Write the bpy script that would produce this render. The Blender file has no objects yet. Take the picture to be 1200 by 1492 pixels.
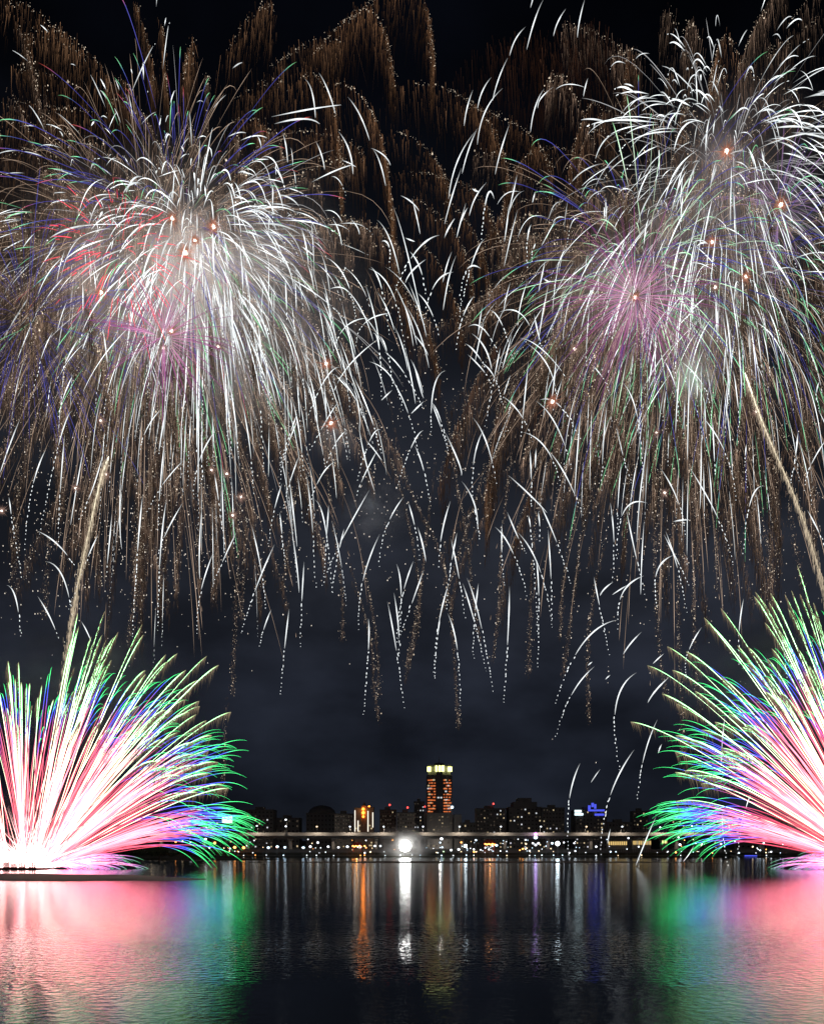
import bpy, math, random
import numpy as np
from mathutils import Vector

# ------------------------------------------------------------------ camera, sky, exposure
SC = bpy.context.scene
COL = SC.collection
F = 1200.0            # focal length in photograph pixels (photograph is 1200 wide)
HZ = 1243.0           # horizon row in the photograph
EYE = 4.0             # camera height above the water
cam_data = bpy.data.cameras.new('camera')
cam = bpy.data.objects.new('camera', cam_data)
COL.objects.link(cam)
cam.location = (0, 0, EYE)
cam.rotation_euler = (math.radians(90), 0, 0)
cam_data.sensor_fit = 'HORIZONTAL'
cam_data.sensor_width = 36.0
cam_data.lens = 36.0 * F / 1200.0
cam_data.shift_y = (HZ - 746.0) / 1200.0
cam_data.clip_start = 0.5
cam_data.clip_end = 20000
SC.camera = cam

SC.render.engine = 'CYCLES'
SC.view_settings.view_transform = 'Standard'
SC.view_settings.look = 'None'
SC.view_settings.exposure = 0.0
SC.view_settings.gamma = 1.0
SC.cycles.use_denoising = True
SC.cycles.max_bounces = 6
SC.cycles.volume_bounces = 0
SC.cycles.diffuse_bounces = 2
SC.cycles.glossy_bounces = 3
SC.cycles.sample_clamp_indirect = 12.0
SC.cycles.use_light_tree = True
SC.cycles.volume_step_rate = 2.0
SC.cycles.volume_max_steps = 64

world = bpy.data.worlds.new('World')
SC.world = world
world.use_nodes = True
nt = world.node_tree
nt.nodes.clear()
def N(tree, kind, **kw):
    n = tree.nodes.new(kind)
    for k, v in kw.items():
        setattr(n, k, v)
    return n
wo = N(nt, 'ShaderNodeOutputWorld')
bg = N(nt, 'ShaderNodeBackground')
tc = N(nt, 'ShaderNodeTexCoord')
sep = N(nt, 'ShaderNodeSeparateXYZ')
nt.links.new(tc.outputs['Generated'], sep.inputs[0])
ramp = N(nt, 'ShaderNodeValToRGB')
el = ramp.color_ramp.elements
stops = [(0.0, (.010, .012, .017)), (0.08, (.010, .0125, .020)), (0.20, (.0145, .0175, .027)), (0.30, (.0165, .019, .027)),
         (0.42, (.013, .015, .021)), (0.55, (.005, .006, .009)), (0.68, (.0012, .0016, .003)), (1.0, (.0006, .0008, .0015))]
while len(el) < len(stops):
    el.new(0.5)
for e, (p, c) in zip(el, stops):
    e.position = p
    e.color = (*c, 1)
nt.links.new(sep.outputs['Z'], ramp.inputs[0])
mp = N(nt, 'ShaderNodeMapping')
mp.inputs['Scale'].default_value = (3.2, 3.2, 6.0)
nt.links.new(tc.outputs['Generated'], mp.inputs[0])
cl = N(nt, 'ShaderNodeTexNoise')
cl.inputs['Scale'].default_value = 1.6
cl.inputs['Detail'].default_value = 5
cl.inputs['Roughness'].default_value = 0.5
nt.links.new(mp.outputs[0], cl.inputs['Vector'])
mr = N(nt, 'ShaderNodeMapRange')
mr.inputs['From Min'].default_value = 0.36
mr.inputs['From Max'].default_value = 0.68
mr.inputs['To Min'].default_value = 0.55
mr.inputs['To Max'].default_value = 1.5
nt.links.new(cl.outputs['Fac'], mr.inputs['Value'])
mul = N(nt, 'ShaderNodeVectorMath', operation='SCALE')
nt.links.new(ramp.outputs[0], mul.inputs[0])
nt.links.new(mr.outputs[0], mul.inputs['Scale'])
nt.links.new(mul.outputs[0], bg.inputs['Color'])
bg.inputs['Strength'].default_value = 1.0
nt.links.new(bg.outputs[0], wo.inputs[0])

# ------------------------------------------------------------------ helpers
rnd = random.Random(11)
rng = np.random.default_rng(11)

def px(x, y, D, dep=0.0):
    """photograph pixel at distance D -> world point"""
    u = D / F
    return ((x - 600.0) * u, D + dep * u, EYE + (HZ - y) * u)

def pxa(p, D):
    """array (...,3) of photo px x, y, depth px -> world"""
    u = D / F
    p = np.asarray(p, float)
    return np.stack([(p[..., 0] - 600.0) * u, D + p[..., 2] * u, EYE + (HZ - p[..., 1]) * u], -1)

def tag(o, label=None, cat=None, group=None, kind=None):
    if label: o['label'] = label
    if cat: o['category'] = cat
    if group: o['group'] = group
    if kind: o['kind'] = kind
    return o

def empty(name, loc, label, cat, group=None):
    o = bpy.data.objects.new(name, None)
    COL.objects.link(o)
    o.location = loc
    o.empty_display_size = 1
    return tag(o, label, cat, group)

def link(name, me, parent=None, loc=(0, 0, 0)):
    o = bpy.data.objects.new(name, me)
    COL.objects.link(o)
    o.location = loc
    if parent is not None:
        o.parent = parent
    return o

def tube(P, R, C):
    """batch of tapering three sided strands: P (S,n,3), R (S,n), C (S,n,3) -> verts, quads, colours"""
    P = np.asarray(P, float)
    S, n, _ = P.shape
    R = np.broadcast_to(np.asarray(R, float), (S, n))
    C = np.broadcast_to(np.asarray(C, float), (S, n, 3))
    T = np.gradient(P, axis=1)
    T /= np.linalg.norm(T, axis=-1, keepdims=True) + 1e-9
    ref = np.broadcast_to(np.array([0.06, 1.0, 0.03]), T.shape)
    A = np.cross(T, ref)
    A /= np.linalg.norm(A, axis=-1, keepdims=True) + 1e-6
    B = np.cross(T, A)
    V = np.empty((S, n, 3, 3))
    for k in range(3):
        a = math.pi / 2 + k * 2 * math.pi / 3
        V[:, :, k] = P + R[..., None] * (math.cos(a) * A + math.sin(a) * B)
    base = (np.arange(S)[:, None, None] * n + np.arange(n - 1)[None, :, None]) * 3
    k = np.arange(3)[None, None, :]
    k2 = (k + 1) % 3
    Q = np.stack([base + k, base + k2, base + 3 + k2, base + 3 + k], -1).reshape(-1, 4)
    CC = np.repeat(C[:, :, None, :], 3, axis=2)
    return V.reshape(-1, 3), Q, CC.reshape(-1, 3)

def glow_mesh(name, chunks, mat, origin):
    Vs, Qs, Cs, off = [], [], [], 0
    for v, q, c in chunks:
        Vs.append(v); Qs.append(q + off); Cs.append(c); off += len(v)
    V = np.concatenate(Vs) - np.asarray(origin, float)
    Q = np.concatenate(Qs); C = np.concatenate(Cs)
    me = bpy.data.meshes.new(name)
    me.vertices.add(len(V)); me.vertices.foreach_set('co', V.astype(np.float32).ravel())
    me.loops.add(Q.size); me.loops.foreach_set('vertex_index', Q.astype(np.int32).ravel())
    me.polygons.add(len(Q)); me.polygons.foreach_set('loop_start', np.arange(0, Q.size, 4, dtype=np.int32))
    at = me.color_attributes.new('glow', 'FLOAT_COLOR', 'POINT')
    at.data.foreach_set('color', np.concatenate([C, np.ones((len(C), 1))], 1).astype(np.float32).ravel())
    me.update()
    me.materials.append(mat)
    return me

class MB:
    """collects plain solids into one mesh"""
    def __init__(s): s.v = []; s.f = []
    def add(s, v, f):
        o = len(s.v); s.v += [tuple(p) for p in v]; s.f += [tuple(i + o for i in q) for q in f]; return s
    def box(s, x0, x1, y0, y1, z0, z1):
        v = [(x0, y0, z0), (x1, y0, z0), (x1, y1, z0), (x0, y1, z0), (x0, y0, z1), (x1, y0, z1), (x1, y1, z1), (x0, y1, z1)]
        return s.add(v, [(3, 2, 1, 0), (4, 5, 6, 7), (0, 1, 5, 4), (1, 2, 6, 5), (2, 3, 7, 6), (3, 0, 4, 7)])
    def prism(s, cx, cy, prof, n=10, ph=0.0):
        """lathe: prof [(r,z)...]"""
        v = []; f = []
        for r, z in prof:
            for k in range(n):
                a = ph + 2 * math.pi * k / n
                v.append((cx + r * math.cos(a), cy + r * math.sin(a), z))
        m = len(prof)
        for i in range(m - 1):
            for k in range(n):
                k2 = (k + 1) % n
                f.append((i * n + k, i * n + k2, (i + 1) * n + k2, (i + 1) * n + k))
        f.append(tuple(range(n - 1, -1, -1))); f.append(tuple((m - 1) * n + k for k in range(n)))
        return s.add(v, f)
    def ball(s, c, r, seg=10, ring=6, sq=1.0):
        v = []; f = []
        for i in range(ring + 1):
            t = math.pi * i / ring
            for k in range(seg):
                a = 2 * math.pi * k / seg
                v.append((c[0] + r * math.sin(t) * math.cos(a), c[1] + r * math.sin(t) * math.sin(a), c[2] + sq * r * math.cos(t)))
        for i in range(ring):
            for k in range(seg):
                k2 = (k + 1) % seg
                f.append((i * seg + k, (i + 1) * seg + k, (i + 1) * seg + k2, i * seg + k2))
        return s.add(v, f)
    def mesh(s, name, mat):
        me = bpy.data.meshes.new(name)
        me.from_pydata(s.v, [], s.f); me.update()
        me.materials.append(mat)
        return me
    def build(s, name, mat, parent=None, loc=(0, 0, 0)):
        return link(name, s.mesh(name, mat), parent, loc)

# ------------------------------------------------------------------ materials
def new_mat(name):
    m = bpy.data.materials.new(name)
    m.use_nodes = True
    m.node_tree.nodes.clear()
    return m, m.node_tree, N(m.node_tree, 'ShaderNodeOutputMaterial')

def glow_mat(name, sampling='NONE'):
    m, t, o = new_mat(name)
    a = N(t, 'ShaderNodeAttribute', attribute_name='glow')
    e = N(t, 'ShaderNodeEmission')
    t.links.new(a.outputs['Color'], e.inputs['Color'])
    t.links.new(e.outputs[0], o.inputs[0])
    m.cycles.emission_sampling = sampling
    return m

def lamp_mat(name, col, s, sampling='NONE'):
    m, t, o = new_mat(name)
    e = N(t, 'ShaderNodeEmission')
    e.inputs['Color'].default_value = (*col, 1)
    e.inputs['Strength'].default_value = s
    t.links.new(e.outputs[0], o.inputs[0])
    m.cycles.emission_sampling = sampling
    return m

def solid(name, col, rough=0.7, scale=0.6, var=0.25, metal=0.0):
    m, t, o = new_mat(name)
    b = N(t, 'ShaderNodeBsdfPrincipled')
    g = N(t, 'ShaderNodeTexCoord')
    n = N(t, 'ShaderNodeTexNoise')
    n.inputs['Scale'].default_value = scale
    n.inputs['Detail'].default_value = 6
    t.links.new(g.outputs['Object'], n.inputs['Vector'])
    r = N(t, 'ShaderNodeMapRange')
    r.inputs['To Min'].default_value = 1 - var
    r.inputs['To Max'].default_value = 1 + var
    t.links.new(n.outputs['Fac'], r.inputs['Value'])
    v = N(t, 'ShaderNodeVectorMath', operation='SCALE')
    v.inputs[0].default_value = col
    t.links.new(r.outputs[0], v.inputs['Scale'])
    t.links.new(v.outputs[0], b.inputs['Base Color'])
    b.inputs['Roughness'].default_value = rough
    b.inputs['Metallic'].default_value = metal
    t.links.new(b.outputs[0], o.inputs[0])
    return m

M_FLASH = lamp_mat('white_hot_flash', (1.0, .86, .76), 5)
M_GLOW = glow_mat('burning_stars')
M_FAN = glow_mat('burning_comets', 'FRONT_BACK')
M_BROC = glow_mat('glowing_sparks')
M_CONC = solid('weathered_concrete', (.34, .32, .30), .85, .15)
M_DARKCONC = solid('dark_concrete', (.16, .155, .15), .85, .2)  # darker grey concrete for deck, flood wall and landing stage
M_SAND = solid('wet_sand', (.055, .045, .036), .75, .3, .5)
M_BANK = solid('bank_grass_and_mud', (.045, .045, .032), .9, .12, .5)
M_LEAF = solid('dark_leaves', (.03, .045, .02), .8, .8, .4)
M_BARK = solid('bark', (.07, .05, .035), .9, 2, .3)
M_STEEL = solid('galvanised_steel', (.25, .25, .25), .5, 1, .2, .6)
M_WALLS = [solid('pale_tile_wall', (.30, .29, .28), .8, .08), solid('grey_tile_wall', (.2, .2, .21), .8, .08),
           solid('brown_tile_wall', (.22, .16, .13), .8, .08), solid('dark_stone_wall', (.12, .12, .125), .7, .08)]
M_ROOF = solid('roof_slab', (.12, .12, .12), .85, .1)
M_DARKGLASS = solid('unlit_glass', (.02, .022, .028), .12, .5, .1)
M_RACK = solid('red_steel', (.45, .10, .08), .6, .8, .3)  # single red base colour for racks, rub rail and pavilions
M_HULL = solid('rusty_barge_hull', (.14, .07, .05), .7, .8, .4)

L_WHITE = lamp_mat('white_lamp_light', (.86, .93, 1.0), 3.2)
L_COOL = lamp_mat('cool_lamp_light', (.62, .82, 1.0), 3.2)
L_WARM = lamp_mat('warm_lamp_light', (1.0, .74, .42), 3)
L_ORANGE = lamp_mat('sodium_lamp_light', (1.0, .36, .08), 6)
L_FLOOD = lamp_mat('floodlight_face', (1.0, .97, .92), 24, 'FRONT_BACK')
L_FLOOD2 = lamp_mat('cool_floodlight_face', (.80, .93, 1.0), 14, 'FRONT_BACK')
L_PURPLE = lamp_mat('purple_lamp_light', (.62, .16, 1.0), 7)
L_RED = lamp_mat('red_beacon_light', (1.0, .06, .05), 4)
L_WIN_Y = lamp_mat('lit_window_yellow', (1.0, .78, .45), .6)
L_WIN_W = lamp_mat('lit_window_white', (.9, .95, 1.0), .8)
L_WIN_DIM = lamp_mat('dim_lit_window', (1.0, .80, .58), .05)
L_CROWN = lamp_mat('crown_light_yellow', (.95, .98, .34), 2.8)
L_STRIP_O = lamp_mat('orange_strip_light', (1.0, .24, .07), .8)
L_STRIP_W = lamp_mat('white_strip_light', (1.0, .92, .78), 1.8)
L_TOP_O = lamp_mat('orange_top_light', (1.0, .20, .02), 9)
L_BLUE = lamp_mat('blue_neon_light', (.10, .13, 1.0), .9)
L_SIGN = lamp_mat('backlit_white_sign', (.75, .95, 1.0), 2.6)
L_ARCADE = lamp_mat('arcade_light', (1.0, .68, .24), 1.0)
L_GREENISH = lamp_mat('greenish_lamp_light', (.6, 1.0, .5), 3)

# ------------------------------------------------------------------ water, banks, sandbars
def water_material():
    m, t, o = new_mat('river_water')
    g = N(t, 'ShaderNodeNewGeometry')
    s = N(t, 'ShaderNodeSeparateXYZ')
    t.links.new(g.outputs['Position'], s.inputs[0])
    # wind patches: roughness differs in bands lying across the river
    wn = N(t, 'ShaderNodeTexNoise'); wn.inputs['Scale'].default_value = 1.0; wn.inputs['Detail'].default_value = 3
    wm = N(t, 'ShaderNodeMapping'); wm.inputs['Scale'].default_value = (.02, .09, 1)
    t.links.new(g.outputs['Position'], wm.inputs[0]); t.links.new(wm.outputs[0], wn.inputs['Vector'])
    wob = N(t, 'ShaderNodeMath', operation='MULTIPLY_ADD'); wob.inputs[1].default_value = 11.0
    t.links.new(wn.outputs['Fac'], wob.inputs[0])
    t.links.new(s.outputs['Y'], wob.inputs[2])
    rr = N(t, 'ShaderNodeValToRGB')
    mr0 = N(t, 'ShaderNodeMapRange'); mr0.inputs['From Max'].default_value = 120.0
    t.links.new(wob.outputs[0], mr0.inputs['Value']); t.links.new(mr0.outputs[0], rr.inputs[0])
    e = rr.color_ramp.elements
    st = [(0.0, .125), (.225, .12), (.25, .075), (.40, .075), (.45, .125), (1.0, .13)]
    while len(e) < len(st): e.new(.5)
    for q, (p, v) in zip(e, st): q.position = p; q.color = (v, v, v, 1)
    # ripple bump
    def ripples(sx, sy, scale, detail):
        mm = N(t, 'ShaderNodeMapping'); mm.inputs['Scale'].default_value = (sx, sy, 1)
        t.links.new(g.outputs['Position'], mm.inputs[0])
        nn = N(t, 'ShaderNodeTexNoise'); nn.inputs['Scale'].default_value = scale; nn.inputs['Detail'].default_value = detail
        t.links.new(mm.outputs[0], nn.inputs['Vector'])
        return nn.outputs['Fac']
    h1 = ripples(1.1, 1.2, 3.0, 2)
    h2 = ripples(.25, .6, 1.0, 2)
    ad = N(t, 'ShaderNodeMath', operation='MULTIPLY_ADD'); ad.inputs[1].default_value = .5
    t.links.new(h2, ad.inputs[0]); t.links.new(h1, ad.inputs[2])
    bs = N(t, 'ShaderNodeValToRGB')
    t.links.new(mr0.outputs[0], bs.inputs[0])
    e = bs.color_ramp.elements
    st = [(0.0, .02), (.225, .024), (.265, .055), (.33, .055), (.46, .014), (1.0, .006)]
    while len(e) < len(st): e.new(.5)
    for q, (p, v) in zip(e, st): q.position = p; q.color = (v, v, v, 1)
    bp = N(t, 'ShaderNodeBump'); bp.inputs['Distance'].default_value = 1.0
    t.links.new(bs.outputs[0], bp.inputs['Strength']); t.links.new(ad.outputs[0], bp.inputs['Height'])
    gl = N(t, 'ShaderNodeBsdfGlossy', distribution='BECKMANN')
    gl.inputs['Color'].default_value = (.92, .95, .97, 1)
    t.links.new(rr.outputs[0], gl.inputs['Roughness'])
    t.links.new(bp.outputs[0], gl.inputs['Normal'])
    df = N(t, 'ShaderNodeBsdfDiffuse')
    df.inputs['Color'].default_value = (.010, .014, .016, 1)
    fz = N(t, 'ShaderNodeFresnel'); fz.inputs['IOR'].default_value = 1.34
    t.links.new(bp.outputs[0], fz.inputs['Normal'])
    mx = N(t, 'ShaderNodeMixShader')
    t.links.new(fz.outputs[0], mx.inputs[0]); t.links.new(df.outputs[0], mx.inputs[1]); t.links.new(gl.outputs[0], mx.inputs[2])
    t.links.new(mx.outputs[0], o.inputs[0])
    return m

w = MB(); w.add([(-9000, -60, 0), (9000, -60, 0), (9000, 760, 0), (-9000, 760, 0)], [(0, 1, 2, 3)])
tag(w.build('water', water_material()), kind='structure')
# river bed and land sheet under everything
w = MB(); w.add([(-9000, -60, -3), (9000, -60, -3), (9000, 14000, -3), (-9000, 14000, -3)], [(0, 1, 2, 3)])
tag(w.build('ground', M_BANK), kind='structure')

def mound(name, outline_front, outline_back, top, mat, kind='structure', seed=1):
    """low spit of sand: front and back shorelines given as world (x,y) lists of equal length"""
    n = len(outline_front); m = 9; v = []; f = []
    r = random.Random(seed)
    for i in range(n):
        fx, fy = outline_front[i]; bx, by = outline_back[i]
        for k in range(m):
            a = k / (m - 1)
            edge = min(1, 3.2 * min(i / (n - 1), 1 - i / (n - 1)) + .02)
            z = -0.35 + (top + .35) * (math.sin(math.pi * a) ** .45) * edge ** .5
            z += r.uniform(-.04, .04) * top * 2 if 0 < k < m - 1 else 0
            v.append((fx + (bx - fx) * a, fy + (by - fy) * a, z))
    for i in range(n - 1):
        for k in range(m - 1):
            f.append((i * m + k, (i + 1) * m + k, (i + 1) * m + k + 1, i * m + k + 1))
    w = MB(); w.add(v, f)
    o = w.build(name, mat)
    return tag(o, kind=kind)

# near sandbar on the left: front edge row ~1285, tip at x~325
fr = []; bk = []
for i in range(41):
    a = i / 40
    x = -140 + (322 + 140) * a
    yf = 1285 - 1.5 * a ** 3 + .5 * math.sin(a * 17)
    yb = 1272.5 + 8 * a ** 1.6 + .4 * math.sin(a * 23 + 1)
    Df = EYE * F / (yf - HZ); Db = EYE * F / (yb - HZ)
    fr.append(((x - 600) * Df / F, Df)); bk.append(((x - 600) * Db / F, max(Db, Df + 1)))
mound('sandbar', fr, bk, .5, M_SAND, seed=3)
# long low sandbar before the far bank: row ~1257
fr = []; bk = []
for i in range(61):
    a = i / 60
    x = 300 + 800 * a
    fr.append(((x - 600) * 335 / F, 335 + 4 * math.sin(a * 9))); bk.append(((x - 600) * 345 / F, 352 + 3 * math.sin(a * 13)))
mound('sandbar', fr, bk, .5, M_SAND, seed=4)
# left bank spit with trees
fr = []; bk = []
for i in range(41):
    a = i / 40
    x = -700 + 1070 * a
    fr.append(((x - 600) * 400 / F, 400 + 5 * math.sin(a * 9) + 50 * a * a)); bk.append(((x - 600) * 400 / F, 505 + 6 * math.sin(a * 11)))
mound('bank_spit', fr, bk, 2.6, M_BANK, seed=5)
# far bank: waterline ~ row 1249 (D 740), sloping riverside up to flood wall
w = MB()
prof = [(738, -.5), (742, .8), (750, 1.3), (770, 2.0), (778, 4.8), (786, 5.0), (860, 5.0), (1500, 6), (6000, 30)]
xs = np.linspace(-4000, 4000, 161); v = []; f = []
for xi in xs:
    for (y, z) in prof:
        v.append((xi, y + (1.5 * math.sin(xi * .013) + rnd.uniform(-.6, .6) if y < 775 else 0), z))
m = len(prof)
for i in range(len(xs) - 1):
    for k in range(m - 1):
        f.append((i * m + k, (i + 1) * m + k, (i + 1) * m + k + 1, i * m + k + 1))
w.add(v, f)
tag(w.build('far_bank', M_BANK), kind='structure')
# far hills
w = MB(); v = []; f = []
xs = np.linspace(-7000, 7000, 240)
for i, xi in enumerate(xs):
    h = 120 + 60 * math.sin(xi * .0011 + 1) + 40 * math.sin(xi * .0031) + 14 * math.sin(xi * .011) + rnd.uniform(-4, 4)
    v += [(xi, 5200, 0), (xi, 5900, h)]
for i in range(len(xs) - 1):
    f.append((2 * i, 2 * i + 2, 2 * i + 3, 2 * i + 1))
w.add(v, f)
tag(w.build('hills', M_LEAF), kind='structure')

# ------------------------------------------------------------------ viaduct along the far bank
VD = 800.0
def vx(x): return (x - 600) * VD / F
VZ = EYE + (HZ - 1221) * VD / F           # soffit
via = empty('viaduct', (0, VD, 5), 'long pale concrete viaduct crossing the whole view above the far bank', 'viaduct')
def vbuild(name, mb, mat): return mb.build(name, mat, via, (0, -VD, -5))
w = MB(); w.box(-900, 900, VD + 2, VD + 13, VZ + .6, VZ + 2.4); w.box(-900, 900, VD + 4, VD + 11, VZ - .8, VZ + .6)
vbuild('deck', w, M_DARKCONC)
w = MB(); w.box(-900, 900, VD + .8, VD + 1.2, VZ + 2.0, VZ + 4.9); w.box(-900, 900, VD + .6, VD + 1.4, VZ + 4.9, VZ + 5.2)
vbuild('parapet', w, M_CONC)
w = MB(); w.box(-900, 900, VD + 13.8, VD + 14.1, VZ + 1.2, VZ + 4.6)
vbuild('noise_barrier', w, M_CONC)
for k in range(-13, 14):
    x = k * 42 + 7
    w = MB(); w.box(x - 1.3, x + 1.3, VD + 5, VD + 10, 4, VZ - 3)
    w.add([(x - 1.3, VD + 5, VZ - 3), (x + 1.3, VD + 5, VZ - 3), (x + 1.3, VD + 10, VZ - 3), (x - 1.3, VD + 10, VZ - 3),
           (x - 2, VD + 3, VZ - .8), (x + 2, VD + 3, VZ - .8), (x + 2, VD + 12, VZ - .8), (x - 2, VD + 12, VZ - .8)],
          [(0, 1, 5, 4), (1, 2, 6, 5), (2, 3, 7, 6), (3, 0, 4, 7), (4, 5, 6, 7), (3, 2, 1, 0)])
    vbuild('pier', w, M_CONC)

def point_light(loc, col, power, r=.4, parent=None):
    ld = bpy.data.lights.new('lamp_light', 'POINT')
    ld.energy = power; ld.color = col; ld.shadow_soft_size = r
    o = bpy.data.objects.new('lamp_light', ld)
    COL.objects.link(o); o.location = loc
    if parent is not None: o.parent = parent
    return o

# tall street lamps standing on the viaduct: pole leans out over the river side and lights the parapet
LAMPX = [(222, 1204, 'over the wooded spit at the left'), (302, 1205, 'just right of the wooded spit'), (375, 1203, 'beside the dark block with few lit windows'),
         (417, 1194, 'taller, two-headed, left of the dark domed block'), (462, 1204, 'in front of the dark domed block'),
         (510, 1204, 'just left of the twin orange-topped block'), (559, 1204, 'right of the twin orange-topped block'),
         (616, 1204, 'at the left foot of the tall orange-striped tower'), (669, 1204, 'at the right foot of the tall orange-striped tower'),
         (729, 1204, 'in front of the block with a red beacon'), (787, 1204, 'above the purple light'),
         (853, 1204, 'in front of the blue-crowned building'), (905, 1204, 'right of the blue-crowned building'),
         (960, 1205, 'right of the building with the white rooftop sign'), (1006, 1203, 'behind the left tips of the right-hand fan'), (1060, 1205, 'deep inside the right-hand fan')]
for i, (x, y, where) in enumerate(LAMPX):
    X = vx(x); zt = EYE + (HZ - y) * VD / F
    t = empty('street_lamp', (X, VD + 2, VZ + 2.4), 'tall white-headed street lamp on the viaduct ' + where, 'street lamp', 'street lamps on the viaduct')
    h = zt - VZ - 2.4
    w = MB(); w.prism(0, 0, [(.16, 0), (.09, h - .4)], 6); w.box(-.09, .09, -5.2, .0, h - .4, h - .2)
    w.build('pole', M_STEEL, t)
    w = MB(); w.ball((0, -5.2, h - .6), 0.8 if i != 3 else 1.0, 10, 6, .8)
    w.build('lamp_head', L_WARM if i in (0, 4, 11) else L_WHITE, t)
    if i == 3:
        w = MB(); w.ball((0, -5.2, h - 7), .9, 8, 5, .8); w.build('lamp_head', L_WHITE, t)
    ld = bpy.data.lights.new('lamp_light', 'SPOT'); ld.energy = 9000; ld.color = (1.0, .84, .66); ld.shadow_soft_size = .4
    ld.spot_size = math.radians(150); ld.spot_blend = .6
    o = bpy.data.objects.new('lamp_light', ld); COL.objects.link(o); o.parent = t; o.location = (0, -7.5, h - .9)
    o.rotation_euler = (math.radians(48), 0, 0)

# ------------------------------------------------------------------ buildings
def building(name, label, x0, x1, ytop, D, wall, cells, lit=0.12, depth=None, seed=0, group=None, crown=None, wins=(L_WIN_Y, L_WIN_W), dim=.25, win=(.36, .36)):
    """cells = (columns, rows) of windows on the river face. Windows are parts; those lit glow."""
    r = random.Random(seed)
    u = D / F
    X0, X1 = (x0 - 600) * u, (x1 - 600) * u
    zt = EYE + (HZ - ytop) * u
    z0 = 5.0
    dp = depth or min(40, (X1 - X0) * .8)
    b = empty(name, ((X0 + X1) / 2, D, z0), label, 'building', group)
    W = X1 - X0; H = zt - z0
    w = MB(); w.box(-W / 2, W / 2, 0, dp, 0, H)
    nc, nr = cells
    wal = w.build('wall', wall, b)
    w = MB(); w.box(-W / 2 - .4, W / 2 + .4, -.4, dp + .4, H, H + 1.0); w.box(-W * .2, W * .12, dp * .3, dp * .7, H + 1.0, H + 4.5)
    w.build('roof', M_ROOF, b)
    cw, ch = W / nc, (H - 4) / nr
    # pilasters and floor bands give the facade relief
    w = MB()
    for c in range(nc + 1):
        xx = -W / 2 + c * cw
        w.box(max(-W / 2, xx - cw * .1), min(W / 2, xx + cw * .1), -.35, -.003, 0, H - .01)
    w.build('pilaster_grid', wall, b)
    meshes = {}
    def wm(mat):
        if mat.name not in meshes:
            q = MB(); q.box(-cw * win[0] / 2, cw * win[0] / 2, -.12, -.004, -ch * win[1] / 2, ch * win[1] / 2)
            meshes[mat.name] = q.mesh('window', mat)
        return meshes[mat.name]
    cellsl = [(c, k) for c in range(nc) for k in range(nr)]
    r.shuffle(cellsl)
    cnt = 0
    for c, k in cellsl:
        q = r.random()
        mat = None
        if q < lit: mat = wins[0] if r.random() < .6 else wins[1]
        elif q < lit + dim: mat = L_WIN_DIM
        else: mat = M_DARKGLASS
        if mat is M_DARKGLASS and cnt > 70: continue
        if cnt >= 98: break
        cnt += 1
        link('window', wm(mat), b, (-W / 2 + (c + .5) * cw, 0, 4 + (k + .5) * ch))
    if crown: crown(b, W, H, dp)
    return b

def beacon(b, x, z, mat=L_RED, r=1.1, h=5):
    w = MB(); w.prism(x, 5, [(.2, z), (.1, z + h)], 6); m = w.build('mast', M_STEEL, b)
    w = MB(); w.ball((x, 5, z + h + .6), r, 8, 5); w.build('beacon', mat, m)

DB = 1000.0
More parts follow.
